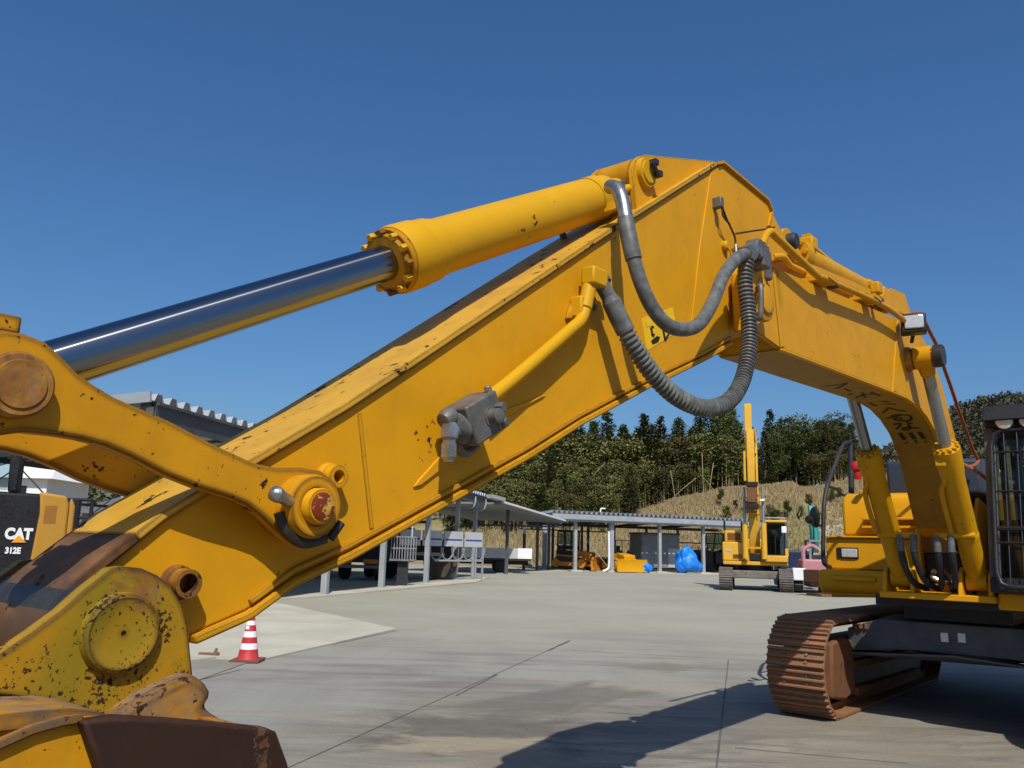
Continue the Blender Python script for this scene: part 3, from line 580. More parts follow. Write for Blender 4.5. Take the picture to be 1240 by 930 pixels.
# --- bucket
bk_c = K.px(155, 768, 0.32)
ear_px = [(137, 688), (152, 686), (172, 688), (192, 697), (208, 711), (221, 732), (228, 757), (231, 790), (234, 818), (200, 850), (165, 872), (120, 872), (60, 850), (0, 842), (-60, 845), (-60, 838), (0, 793), (40, 766), (75, 740), (105, 713)]
ear = K.pts(ear_px, 0.28)
wr = K.pts([(-120, 862), (-60, 850), (0, 844), (40, 842), (70, 846), (100, 857), (130, 869), (165, 877), (220, 880)], 0.28)
bucket = part(strip(K, wr, -0.47, 0.47, -0.03), 'bucket', m_bucket, bevel=.004)
for sgn in (1, -1):
    b0, b1 = (0.225, 0.28) if sgn > 0 else (-0.28, -0.225)
    S = lambda b: b * sgn
    part(MB().ext(K, ear, b0, b1), 'bucket_ear', m_yel_moss, bucket, bevel=0.012, seg=3)
    part(boss(K, bk_c, 0, [(S(.27), .087), (S(.288), .087), (S(.300), .083), (S(.304), .076), (S(.301), .07), (S(.300), .006), (S(.292), .004), (S(.292), 0)], 40), 'pin_cap', m_yel_moss, bucket)
    g = K.pts([(140, 868), (175, 845), (205, 829), (236, 816), (252, 828), (258, 838), (257, 846), (250, 857), (262, 866), (285, 880), (284, 900), (140, 900)], S(0.34) if sgn > 0 else 0.34)
    part(MB().ext(K, g, S(.14), S(.335)), 'ear_gusset', m_bucket, bucket, bevel=0.02, seg=3)
    sp = K.pts([(-140, 960), (-60, 928), (0, 899), (40, 882), (75, 873), (110, 869), (150, 868), (200, 870), (300, 880), (330, 1100), (-140, 1100)], 0.49)
    part(MB().ext(K, sp, S(.455), S(.49)), 'side_plate', m_yel_worn, bucket, bevel=.006)
    sc_ = K.pts([(99, 873), (140, 867), (200, 870), (270, 876), (322, 881), (334, 886), (348, 925), (380, 1100), (170, 1100), (118, 930)], 0.52)
    part(MB().ext(K, sc_, S(.486), S(.525)), 'side_cutter', m_brown, bucket, bevel=.008, seg=3)
    part(strip(K, K.pts([(-140, 966), (-60, 936), (0, 908), (40, 890), (75, 880), (100, 876)], 0.5), S(.48), S(.505), .016), 'rim_weld', m_bucket, bucket, bevel=.004)
part(boss(K, bk_c, 0, [(-.225, .12), (.225, .12)], 32), 'hinge_bush', m_grease_shade, bucket)  # bush blackened: the deep shade between the ears is in its colour
fl = K.pts([(300, 880), (340, 1090)], .49)
part(MB().ext(K, [fl[0], fl[1], (fl[1][0] - .03, fl[1][1]), (fl[0][0] - .03, fl[0][1])], -.46, .46), 'inner_plate', m_yel_rust, bucket)
# --- valve block, pipe and hoses on the stick
def valve():
    c = K.W(574, 507, HB + .075); sd_ = (K.W(640, 470, HB + .07) - K.W(560, 520, HB + .07)).normalized(); up_ = K.n.cross(sd_).normalized()
    if up_.z < 0: up_ = -up_
    v = part(MB().box(c, (.085, .062, .07), sd_, K.n, up_), 'valve_block', m_valve, stick, bevel=.008)
    part(MB().lathe(c + K.n * .06 + sd_ * .02 - up_ * .005, K.n, [(0, .035), (.006, .035), (.006, .026), (.04, .026), (.044, .02), (.044, 0)], 20), 'valve_plug', m_valve, v)
    part(MB().hexbolt(c + K.n * .062 + sd_ * .065 + up_ * .01, K.n, .019, .03), 'bolt', m_valve, v)
    part(MB().hexbolt(c + K.n * .062 + sd_ * .066 - up_ * .045, K.n, .017, .022), 'bolt', m_valve, v)
    part(MB().hexbolt(c + up_ * .07 + sd_ * .07 + K.n * .04, up_, .014, .02), 'bolt', m_steel, v)
    part(MB().lathe(c - sd_ * .082, -sd_, [(0, .058), (.012, .058), (.02, .05), (.028, .03), (.05, .03)], 24), 'flange', m_hose, v)
    e = c - sd_ * .125 + up_ * .0
    part(MB().lathe(e + up_ * .035 + K.n * .01, -Vector((0, 0, 1)), [(0, .024), (.02, .032), (.05, .032), (.055, .024), (.07, .024), (.07, .028), (.115, .028), (.12, .022), (.13, .018)], 6), 'hex_fitting', m_steel, v)
    part(MB().lathe(e + up_ * .05, -sd_, [(-.03, .03), (.0, .034), (.02, .026), (.025, 0)], 16), 'elbow', m_valve, v)
    part(MB().tube(spline([K.W(556, 528, HB + .06), K.W(557, 545, HB + .06), K.W(566, 549, HB + .04), K.W(577, 540, HB + .02)]), .014, 8), 'drain_pipe', m_valve, v)
valve()
pip = part(MB().tube(spline([K.W(592, 483, HB + .06), K.W(630, 452, HB + .06), K.W(690, 400, HB + .06), K.W(703, 388, HB + .06), K.W(709, 372, HB + .06), K.W(713, 350, HB + .06), K.W(715, 334, HB + .06)], 10), .026, 14), 'steel_pipe', m_cylpaint, stick)
part(MB().tube([K.W(708, 374, HB + .06), K.W(714, 344, HB + .06)], .031, 14), 'pipe_clamp', m_cylpaint, pip, bevel=.003)
part(MB().box(K.W(720, 337, HB + .07), (.055, .035, .04), K.u, K.n), 'port_block', m_cylpaint, pip, bevel=.01)
part(MB().hexbolt(K.W(731, 338, HB + .07), K.u, .024, .03), 'bolt', m_valve, pip)
part(MB().hexbolt(K.W(717, 371, HB + .03), K.u, .018, .02).hexbolt(K.W(716, 362, HB + .03), K.u, .015, .02), 'bolt', m_valve, pip)
stripe([(683, 387), (689, 365), (697, 358), (709, 360), (712, 372), (702, 390)], HB - .001, .022, 'clamp_plate', m_yel, stick, bevel=.006)
part(MB().box(K.W(700, 372, HB + .04), (.018, .03, .045), K.u, K.n), 'clamp_foot', m_cylpaint, pip, bevel=.008)
h1 = spline([K.W(738, 226, .17), K.W(747, 229, .22), K.W(754, 245, .26), K.W(762, 290, .30), K.W(774, 337, .33), K.W(792, 376, .36), K.W(815, 397, .39), K.W(843, 395, .41), K.W(862, 368, .41), K.W(876, 334, .40), K.W(892, 313, .38), K.W(906, 306, .36)], 10)
ho = part(MB().tube(h1, .0325, 16), 'hydraulic_hose', m_hose)
part(MB().tube(h1[:26], .0335, 16), 'hose_elbow', m_steel, ho)
part(MB().tube(h1[25:36], .038, 16), 'hose_cuff', m_hose, ho)
h2 = spline([K.W(729, 345, .24), K.W(740, 365, .26), K.W(751, 388, .28), K.W(767, 418, .31), K.W(790, 452, .34), K.W(820, 481, .38), K.W(853, 494, .42), K.W(882, 486, .44), K.W(899, 460, .43), K.W(907, 420, .41), K.W(906, 380, .38), K.W(902, 342, .36), K.W(904, 318, .36), K.W(912, 303, .36)], 12)
hp = part(MB().tube(h2, .03, 12), 'hydraulic_hose', m_rubber)
part(MB().tube(h2[:30], [.033] * 10 + [.037] * 2 + [.042] * 18, 16), 'hose_cuff', m_hose, hp)
fine = resample(h2[28:146], .0058); rr = [.0365 + .0055 * (1 if (i // 2) % 2 else -1) for i in range(len(fine))]
part(MB().tube(fine, rr, 14), 'corrugated_sleeve', m_hose, hp)
part(MB().tube(h2[146:], .036, 14).lathe(h2[-1] - RT * .01, h2[-1] - h2[-4], [(-.05, .036), (-.04, .05), (0, .05), (.02, .044)], 6), 'hose_end', m_steel, hp)
part(MB().lathe(h1[-4], h1[-1] - h1[-5], [(0, .044), (.03, .05), (.06, .05)], 6), 'hose_end', m_steel, ho)
# sensor and wires near the elbow of the arm
sn = part(MB().box(K.W(869, 246, HB + .03), (.02, .03, .03), K.u, K.n), 'sensor', m_valve, stick, bevel=.004)
for path in ([(874, 249), (880, 265), (886, 278), (890, 288), (891, 300)], [(874, 250), (876, 262), (884, 272)], [(891, 283), (910, 280), (930, 277), (938, 275)]):
    part(MB().tube(spline([K.W(x, y, HB + .05) for x, y in path]), .0055, 6), 'wire', m_rubber, sn)
part(boss(K, K.px(882, 297, HB + .03), 0, [(HB, .03), (HB + .02, .03), (HB + .03, .02), (HB + .03, 0)], 16), 'grease_plug', m_cylpaint, stick)
part(MB().lathe(K.W(891, 296, HB + .05), Vector((0, 0, -1)), [(0, .008), (.03, .012), (.07, .014), (.075, .01)], 10), 'grease_fitting', m_steel, stick)
# warning label
lab = stripe([(776, 386), (814, 372), (820, 402), (783, 425)], HB - .001, .003, 'warning_label', m_label, stick, bevel=0)
for q in ([(787, 397), (789, 396), (791, 406), (789, 407)], [(787, 398), (790, 394), (792, 397)], [(788, 405), (793, 404), (791, 409)], [(788, 413), (795, 407), (799, 408), (797, 414), (790, 417)], [(801, 396), (803, 395), (806, 411), (804, 412)], [(804, 411), (811, 401), (812, 402), (806, 413)], [(781, 390), (789, 387), (791, 394), (783, 396)]):
    stripe(q, HB + .0015, .0025, 'pictogram', m_ink if q[0] != (781, 390) else m_label, lab, bevel=0)
# --- boom
BB = 0.205
apin = K.px(899, 367, HB)
bt = K.pts([(934, 322), (1094, 389), (1108, 398), (1119, 411), (1130, 434), (1142, 470)], BB)
bb = K.pts([(945, 422), (1083, 475), (1097, 481), (1110, 490), (1121, 503), (1131, 520), (1139, 541), (1147, 571), (1154, 604), (1162, 640)], BB)
foot = [(bb[-1][0] + .25, 1.88), (bb[-1][0] + .55, 1.92), (bb[-1][0] + .68, 2.15), (bb[-1][0] + .55, 2.38)]
boom = part(MB().ext(K, [bt[0]] + bt[1:] + foot[::-1] + bb[::-1], -BB, BB), 'boom', m_yel, bevel=.008)
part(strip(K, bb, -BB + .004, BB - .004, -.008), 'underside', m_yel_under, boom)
part(strip(K, bb[1:9], BB - .02, BB + .012, -.014), 'edge_weld', m_yel_clean, boom, bevel=.003)
part(strip(K, bb[:2], BB - .02, BB + .012, -.014), 'edge_weld', m_yel_clean, boom, bevel=.003)
stripe([(1086, 388), (1091, 389), (1085, 473), (1080, 474)], BB - .001, .008, 'seam_plate', m_yel_clean, boom)
stripe([(934, 325), (938, 326), (949, 420), (944, 421)], BB - .001, .006, 'seam_plate', m_yel, boom)
for sgn in (1, -1):
    fk = [(apin[0] + .15 * math.cos(R(a)), apin[1] + .15 * math.sin(R(a))) for a in range(80, 290, 15)]
    q = fk + [bb[0], (bb[0][0] + .12, bb[0][1] + .02), (bt[0][0] + .12, bt[0][1]), bt[0]]
    part(MB().ext(K, q, sgn * (HB + .01), sgn * BB), 'fork_plate', m_yel, boom, bevel=.006)
    part(boss(K, apin, 0, [(sgn * (HB + .004), .145), (sgn * .24, .142), (sgn * .26, .135), (sgn * .30, .13), (sgn * .305, .12)], 36), 'pivot_boss', m_yel_worn, boom)
    part(boss(K, apin, 0, [(sgn * (HB + .0), .15), (sgn * .185, .152), (sgn * .2, .147)], 36), 'grease_ring', m_grease_shade, boom)
    part(boss(K, apin, 0, [(sgn * .30, .085), (sgn * .318, .085), (sgn * .322, .07), (sgn * .322, 0)], 28), 'pin_end', m_yel, boom)
part(MB().tube(spline([K.W(917, 350, .33), K.W(921, 348, .36), K.W(921, 382, .36), K.W(916, 386, .33)]), .016, 10).hexbolt(K.W(917, 350, .32), K.n, .028, .02).hexbolt(K.W(917, 384, .32), K.n, .028, .02), 'lock_bar', m_valve, boom)
part(MB().ext(K, K.pts([(905, 328), (918, 312), (926, 330), (922, 392), (908, 400)], .3), .2, .30), 'bracket', m_yel, boom, bevel=.01)
bt_ = part(MB().box(K.W(919, 312, .33), (.045, .05, .07), K.u, K.n), 'hose_block', m_valve, boom, bevel=.014)
part(MB().box(K.W(927, 322, .30), (.03, .03, .09), K.u, K.n), 'hose_block', m_valve, boom, bevel=.012)
part(MB().lathe(K.W(914, 302, .34), K.n, [(-.03, .06), (.03, .06), (.04, .05)], 14), 'hose_block', m_valve, boom)
# pipes along the boom's back
def pipe(px, b, r, mat, name='steel_pipe', n=8): return part(MB().tube(spline([K.W(x, y, b if not isinstance(b, list) else b[i]) for i, (x, y) in enumerate(px)], n), r, 10), name, mat, boom)
pipe([(923, 296), (928, 284), (934, 281), (940, 287), (988, 332), (1000, 338), (1062, 366), (1086, 381), (1095, 388)], .29, .024, m_cylp2)
pipe([(935, 311), (948, 311), (955, 319), (962, 324), (1000, 341), (1060, 368)], .12, .022, m_cylpaint)
pipe([(974, 291), (1000, 312), (1035, 340), (1040, 343)], -.12, .02, m_cylpaint)
pipe([(1076, 366), (1090, 376), (1102, 380), (1114, 379), (1119, 388), (1126, 402), (1135, 420), (1142, 442), (1152, 470), (1162, 500), (1172, 528), (1178, 545), (1184, 556), (1182, 562), (1174, 565), (1166, 562)], .1, .02, m_redpipe, 'steel_pipe', 6)
pipe([(1076, 371), (1090, 382), (1102, 384)], .14, .018, m_cylpaint)
for x, y in ((992, 341), (1048, 363)):
    part(MB().box(K.W(x, y, .22), (.09, .1, .018), K.u, K.n).box(K.W(x - 8, y - 4, .17), (.02, .045, .045), K.u, K.n), 'pipe_clamp', m_yel, boom, bevel=.006)
    part(MB().box(K.W(x + 16, y + 3, .27), (.03, .035, .03), K.u, K.n), 'pipe_clamp', m_dark, boom, bevel=.006)
part(MB().ext(K, K.pts([(938, 308), (960, 320), (1040, 352), (1040, 360), (940, 318)], 0), -.16, .1), 'pipe_tray', m_yel, boom)
# arm cylinder lying on the boom
ca = K.W(938, 297, 0); cb = K.W(1072, 366, 0); axc = (cb - ca).normalized(); Lc = (cb - ca).length
ac = part(MB().lathe(ca, axc, [(.32, .125), (.45, .125), (.47, .1), (Lc * .74, .1), (Lc * .74, .11), (Lc * .8, .11), (Lc * .83, .08), (Lc, .07)], 32), 'arm_cylinder', m_cylp2)
part(MB().cyl(ca, ca + axc * .4, .06), 'piston_rod', m_cylp2, ac)
part(MB().lathe(ca - K.n * .1, K.n, [(0, .1), (.2, .1)], 28), 'eye_end', m_cylp2, ac)
part(MB().lathe(ca - K.n * .14, K.n, [(0, .06), (.28, .06), (.3, .05), (.3, 0)], 24), 'pin', m_dark, ac)
for i in range(8):
    a = i * math.pi / 4; xx = axc.cross(Vector((0, 0, 1))).normalized(); yy = axc.cross(xx); part(MB().hexbolt(ca + axc * .32 + (xx * math.cos(a) + yy * math.sin(a)) * .1, -axc, .022, .025), 'bolt', m_cylp2, ac)
part(MB().box(ca + axc * .5 + Vector((0, 0, .1)) + K.n * .04, (.06, .07, .05), axc, K.n), 'port_block', m_cylp2, ac, bevel=.012)
part(MB().box(ca + axc * .5 + Vector((0, 0, .15)) + K.n * .05, (.03, .03, .03), axc, K.n).cyl(ca + axc * .52 + Vector((0, 0, .13)), ca + axc * .62 + Vector((0, 0, .14)), .025), 'port_pipe', m_cylp2, ac)
for x, y in ((1045, 347), (1055, 350), (1062, 356), (1070, 362), (1074, 372)):
    part(MB().box(K.W(x, y, .0 + random.uniform(-.05, .1)), (.06, .08, .05), axc, K.n).cyl(K.W(x, y, -.1), K.W(x + 6, y - 4, .1), .03), 'pipe_joint', m_cylp2, boom, bevel=.01)
for b0 in (-.13, .10): part(MB().ext(K, K.pts([(1040, 368), (1062, 352), (1078, 358), (1088, 388)], 0), b0, b0 + .03), 'cylinder_bracket', m_yel, boom, bevel=.006)
# ears on the stick that carry the arm cylinder's rod
for b0 in (-.13, .10): part(MB().ext(K, K.pts([(918, 300), (922, 262), (932, 262), (942, 282), (950, 297), (948, 312), (930, 318)], .1), b0, b0 + .03), 'cylinder_bracket', m_yel, stick, bevel=.006)
# work lamp on the boom
wl = part(MB().box(K.W(1106, 393, .34), (.07, .1, .085), (K.u * .75 + K.n * -.2).normalized(), (K.n * .75 + K.u * .2).normalized()), 'work_lamp', m_black, boom, bevel=.012)
q = K.W(1107, 393, .34)
ldir = (CAM - q); ldir.z = 0; ldir.normalize(); lx = Vector((-ldir.y, ldir.x, 0))
part(MB().box(q + ldir * .1, (.075, .012, .058), lx, ldir), 'lamp_lens', m_lens, wl, bevel=.008)
part(MB().tube([K.W(1106, 404, .3), K.W(1104, 414, .26)], .018, 8), 'lamp_bracket', m_dark, wl)
# boom cylinders
CBb = 0.345
ctop = K.px(1128, 432, CBb + .06); cfoot = K.px(1187, 703, CBb + .02)
for sgn in (1, -1):
    b = sgn * CBb; p0 = K.P(ctop[0], b, ctop[1]); p1 = K.P(cfoot[0], b, cfoot[1]); ad = (p1 - p0).normalized(); L = (p1 - p0).length
    h0 = L * .385
    c = part(MB().lathe(p0, ad, [(h0, .118), (h0 + .05, .118), (h0 + .2, .112), (h0 + .3, .1), (L - .2, .1), (L - .1, .092), (L, .08)], 32), 'boom_cylinder', m_cylp2)
    rod(p0, p0 + ad * (h0 + .1), .052, 'piston_rod', m_chrome if sgn < 0 else m_rod2, c)
    part(MB().lathe(p0, ad, [(h0 - .03, .056), (h0 - .03, .075), (h0 - .01, .08), (h0 - .01, .095), (h0, .112), (h0 + .01, .116)], 32), 'cylinder_head', m_cylp2, c)
    xx = ad.cross(K.n).normalized(); yy = ad.cross(xx)
    for i in range(12):
        a = i * math.pi / 6; part(MB().hexbolt(p0 + ad * (h0 - .008) + (xx * math.cos(a) + yy * math.sin(a)) * .098, -ad, .017, .025), 'bolt', m_cylp2, c)
    part(MB().lathe(p0 - K.n * .07, K.n, [(0, .1), (.14, .1)], 28).cyl(p0, p0 + ad * .17, .085, .06), 'rod_eye', m_cylp2, c)
    part(MB().lathe(K.P(ctop[0], 0, ctop[1]), K.n, [(sgn * (BB - .02), .13), (sgn * (BB + .05), .095), (sgn * (CBb + .09), .093), (sgn * (CBb + .1), .08)], 28), 'pivot_boss', m_yel_rust, boom)
    part(MB().lathe(K.P(ctop[0], 0, ctop[1]), K.n, [(sgn * (CBb + .085), .1), (sgn * (CBb + .15), .1), (sgn * (CBb + .16), .09), (sgn * (CBb + .16), 0)], 24), 'pin_end', m_grease_shade, boom)
    part(MB().lathe(K.P(ctop[0], 0, ctop[1]), K.n, [(sgn * (BB + .06), .098), (sgn * (BB + .085), .099)], 28), 'grease_ring', m_grease_shade, boom)
    part(MB().lathe(p1 - K.n * .09, K.n, [(0, .1), (.18, .1)], 24), 'foot_eye', m_cylp2, c)
    # side pipe and its fittings
    off = -K.u * .11 - K.n * .05
    part(MB().box(p0 + ad * (h0 + .16) + off * .95, (.045, .045, .04), K.u, K.n), 'port_block', m_cylp2, c, bevel=.01)
    part(MB().tube(spline([p0 + ad * (h0 + .18) + off, p0 + ad * (h0 + .35) + off, p0 + ad * (h0 + .5) + off * .9 - K.n * .06, p0 + ad * (L - .55) + off * .9 - K.n * .06]), .024, 10), 'side_pipe', m_cylp2, c)
    part(MB().tube([p1 - ad * .52 - K.n * .25 * sgn - K.u * .1, p1 - ad * .52 + K.n * .09 * sgn - K.u * .1], .03, 10).lathe(p0, ad, [(L - .55, .104), (L - .5, .104)], 24), 'pipe_band', m_cylp2, c, bevel=.003)
    for k in range(2):
        a = p1 - ad * .5 - K.n * (.12 + .12 * k) * sgn - K.u * .12
        part(MB().tube(spline([a, a + Vector((0, 0, -.2)) + K.u * .02, a + Vector((0, 0, -.42)) - K.n * .03 * sgn + K.u * .2, a + Vector((0, 0, -.5)) - K.n * .1 * sgn + K.u * .4]), .03, 10), 'hydraulic_hose', m_rubber, c)
        part(MB().cyl(a + Vector((0, 0, .02)), a + Vector((0, 0, -.14)), .034), 'hose_cuff', m_hose, c)
# hand-painted lettering under the boom
def under(t, v):
    """point under the boom: t 0..1 along the underside polyline from the tip, v -1..1 across (near +)"""
    L = [0]; 
    for a, b in zip(bb, bb[1:]): L.append(L[-1] + (Vector(b) - Vector(a)).length)
    d = t
    for i in range(len(bb) - 1):
        if d <= L[i + 1] or i == len(bb) - 2:
            k = (d - L[i]) / (L[i + 1] - L[i]); q = Vector(bb[i]).lerp(Vector(bb[i + 1]), k); tt = (Vector(bb[i + 1]) - Vector(bb[i])).normalized(); nn = Vector((tt.y, -tt.x))
            if nn.y > 0 and abs(nn.y) > abs(nn.x): nn = -nn
            q = q + nn * .013; return K.P(q.x, v * BB, q.y)
GRID = []
for i in range(0, 950):
    for j in range(-20, 21):
        P = under(i * .006, j / 20.0) - CAM; z = P.dot(FWD); GRID.append((620 + FPX * P.dot(RT) / z, 465 - FPX * P.dot(UP) / z, i * .006, j / 20.0))
def find_t(px, py): g = min(GRID, key=lambda g: (g[0] - px) ** 2 + (g[1] - py) ** 2); return g[2], g[3]
strokes = [ # in picture pixels of the underside: ka, bar, ni, ha, i, ru, na, three exclamation marks
    [(993, 469), (1008, 467.5), (1024, 465)], [(1012, 471), (1020, 468), (1026, 464)],
    [(1022, 471.5), (1031, 474)], [(1027, 478.5), (1033, 477)], [(1036, 482), (1048, 478), (1060, 477.5)], [(1044, 476), (1048, 482)], [(1054, 475.5), (1066, 480)],
    [(1054, 488), (1058, 491), (1063, 491.5)], [(1064, 486), (1078, 487)], [(1070, 489.5), (1086, 490)],
    [(1069, 500), (1073, 497.5), (1076, 494)], [(1074, 494), (1085, 496.5), (1097, 498)],
    [(1079, 504), (1090, 502)], [(1074, 507), (1087, 504), (1096, 503), (1103, 505.5), (1102, 509), (1092, 509.5), (1083, 508.5), (1086, 506.5), (1093, 507.5)],
    [(1081, 514.5), (1091, 513)], [(1085, 520), (1090, 515), (1089, 512)], [(1097, 512), (1105, 513.5)], [(1100, 514), (1102, 519), (1096, 521), (1093, 519), (1100, 517.5), (1113, 519)],
    [(1089.5, 524.5), (1096, 532.5)], [(1096.5, 535.8), (1098.5, 536.4)], [(1101.5, 524.5), (1107.5, 532)], [(1108, 534.8), (1110, 535.2)], [(1112.5, 523.5), (1119, 531.6)], [(1119.8, 534.3), (1122, 534.5)]]
for k, st in enumerate(strokes):
    uv = [find_t(*p) for p in st]; w = .02 if k < 12 else (.024 if k < 18 else .04)
    pts = spline([Vector((a, b * BB, 0)) for a, b in uv], 5); m = MB(); L_ = []; R_ = []
    for i, p in enumerate(pts):
        t = (pts[min(i + 1, len(pts) - 1)] - pts[max(i - 1, 0)]).normalized(); nrm = Vector((-t.y, t.x, 0)) * w * .5
        L_.append(under(p.x + nrm.x, (p.y + nrm.y) / BB)); R_.append(under(p.x - nrm.x, (p.y - nrm.y) / BB))
    n = len(pts); part(m.add(L_ + R_, [(i, i + 1, n + i + 1, n + i) for i in range(n - 1)]), 'painted_stroke', m_ink, boom, recalc=False)
# ------------------------------------------------------------------ main excavator: tracks, upper body, cab
def track(fr, root, b, s0, length, rad, width, pitch, frame_mat, shoe_mat, shoes=True, inner=1):
    """one crawler: frame, wheels and single shoes; s0 = front wheel centre"""
    bm_ = MB()
    zc = rad
    # side frame
    bm_.ext(fr, [(s0 - .05, zc - .2), (s0 + .25, zc - .34), (s0 + length - .25, zc - .34), (s0 + length, zc - .15), (s0 + length, zc + .12), (s0 + length - .3, zc + .26), (s0 + .4, zc + .26), (s0 + .1, zc + .2)], b - .16, b + .16)
    t = bm_.build('track', frame_mat, root, bevel=.015)
    cap = [(s0 - .1, zc - .3), (s0 + .3, zc - .36), (s0 + .62, zc - .3), (s0 + .62, zc + .24), (s0 + .3, zc + .3), (s0 - .04, zc + .25)]
    MB().ext(fr, cap, b + inner * .13, b + inner * .24).build('idler_guard', m_rusty, t, bevel=.03)
    MB().ext(fr, [(s0 + .62, zc - .34), (s0 + length - .5, zc - .34), (s0 + length - .5, zc - .28), (s0 + .62, zc - .26)], b + inner * .16, b + inner * .26).build('guide_rail', m_rusty, t, bevel=.006)
    MB().ext(fr, [(s0 + .55, zc - .06), (s0 + length - .5, zc - .1), (s0 + length - .5, zc - .02), (s0 + .55, zc + .02)], b + inner * .16, b + inner * .24).build('guide_rail', m_rusty, t, bevel=.006)
    for sp, r in ((s0, rad - .1), (s0 + length, rad - .12)):
        MB().lathe(fr.P(sp, b, zc), fr.n, [(-.09, r * .5), (-.09, r), (-.04, r), (-.04, r + .04), (.04, r + .04), (.04, r), (.09, r), (.09, r * .5)], 28).build('wheel', m_rusty, t)
    n_r = max(3, int(length / .45))
    for i in range(n_r):
        MB().lathe(fr.P(s0 + .5 + (length - 1.0) * i / (n_r - 1), b, .2), fr.n, [(-.12, .03), (-.12, .12), (.12, .12), (.12, .03)], 14).build('roller', m_dark, t)
    # path of the chain
    P = []
    def go(c, a0, a1, k=14):
        for i in range(k + 1):
            a = R(a0 + (a1 - a0) * i / k); P.append(Vector((c[0] + rad * .94 * math.cos(a), c[1] + rad * .94 * math.sin(a))))
    go((s0, zc), 270, 90); go((s0 + length, zc), 90, -90); P.append(P[0])
    for i, p in enumerate(P):
        if p.y > zc * 1.5 and s0 + .3 < p.x < s0 + length - .3: p.y -= .03
    L = sum((P[i + 1] - P[i]).length for i in range(len(P) - 1)); n = int(round(L / pitch)); step = L / n
    # one shoe mesh in local coordinates (x along chain, y across, z outwards)
    sh = MB(); pw = step * .49; w2 = width / 2
    sh.box((0, 0, 0), (pw, w2, .012))
    for x in (-pw * .8, -.005, pw * .72): sh.prism([(x - .016, -w2 * .995, .011), (x + .016, -w2 * .995, .011), (x + .008, -w2 * .995, .042), (x - .008, -w2 * .995, .042)], [(x - .016, w2 * .995, .011), (x + .016, w2 * .995, .011), (x + .008, w2 * .995, .042), (x - .008, w2 * .995, .042)])
    for y in (-.1, .1): sh.box((0, y, -.045), (pw * 1.05, .035, .034))
    for x in (-pw * .42, pw * .38):
        for y in (-.115, .115): sh.lathe((x, y, .012), (0, 0, 1), [(0, .016), (.016, .016)], 6)
    acc = 0.0; seg = 0; d = 0.0; first = None
    for k in range(n):
        target = k * step + step * .3
        while seg < len(P) - 2 and d + (P[seg + 1] - P[seg]).length < target: d += (P[seg + 1] - P[seg]).length; seg += 1
        v = P[seg + 1] - P[seg]; q = P[seg] + v.normalized() * (target - d); tg = v.normalized(); nm = Vector((-tg.y, tg.x))
        if nm.dot(q - Vector((min(max(q.x, s0), s0 + length), zc))) < 0: nm = -nm
        X = (fr.u * tg.x + Vector((0, 0, tg.y))); Z = (fr.u * nm.x + Vector((0, 0, nm.y))); Y = Z.cross(X); loc = fr.P(q.x, b, q.y)
        mw = Matrix(((X.x, Y.x, Z.x, loc.x - ORG[root.name].x), (X.y, Y.y, Z.y, loc.y - ORG[root.name].y), (X.z, Y.z, Z.z, loc.z - ORG[root.name].z), (0, 0, 0, 1)))
        if first is None:
            ORG['_z'] = Vector((0, 0, 0)); o = sh.build('track_shoe', shoe_mat, None); o.parent = t; first = o
        else:
            o = first.copy(); col.objects.link(o); o.parent = t
        o.location = (0, 0, 0); o.matrix_basis = mw
    return t
track(K, ex, -1.3, 8.32, 3.7, .5, .6, .2, m_frame, m_shoe, inner=1)
track(K, ex, 1.3, 8.32, 3.7, .5, .6, .2, m_frame, m_shoe, inner=-1)
# car body with its front cross member
cbp = MB(); n_ = 14; A = []; B = []
for i in range(n_ + 1):
    b = -1.12 + 2.24 * i / n_; k = 1 - abs(b) / 1.12; s = 8.95 - .12 * min(1, k * 2.2); zt = .87 + .13 * min(1, k * 3); zb = .62 + .08 * min(1, k * 2)
    A.append((K.P(s, b, zt), K.P(s, b, zb), K.P(s + .5, b, zb), K.P(s + .7, b, zt + .03)))
vs = [v for r_ in A for v in r_]
cbp.add(vs, [(4 * i + j, 4 * i + (j + 1) % 4, 4 * i + 4 + (j + 1) % 4, 4 * i + 4 + j) for i in range(n_) for j in range(4)] + [(0, 1, 2, 3), (4 * n_ + 3, 4 * n_ + 2, 4 * n_ + 1, 4 * n_)])
car = part(cbp, 'car_body', m_frame, bevel=.01)
part(MB().prism([K.P(8.84, -1.1, .60), K.P(8.72, 0, .68), K.P(8.84, 1.1, .60), K.P(9.2, 1.1, .60), K.P(9.2, -1.1, .60)], [K.P(8.84, -1.1, .62), K.P(8.72, 0, .70), K.P(8.84, 1.1, .62), K.P(9.2, 1.1, .62), K.P(9.2, -1.1, .62)]), 'bottom_flange', m_frame, car)
part(MB().lathe(K.P(10.3, 0, .6), Vector((0, 0, 1)), [(0, .85), (.35, .9), (.36, .75), (.62, .75)], 40), 'turntable', m_black, car)
part(MB().fbox(K, 10.9, 11.5, -1.1, 1.1, .6, .95), 'rear_member', m_frame, car, bevel=.02)
for i in range(3): part(MB().hexbolt(K.P(8.9, -1.02 + i * .06, .88), Vector((0, 0, 1)), .028, .05), 'bolt', m_rusty, car)
for x in (1147, 1170):
    s_, z_ = K.px(x, 771, -.1 if x == 1147 else .06)
    b_ = -.1 if x == 1147 else .06
    part(MB().fbox(K, 8.822, 8.828, b_ - .035, b_ + .035, z_ - .045, z_ + .045), 'sticker', m_white, car)
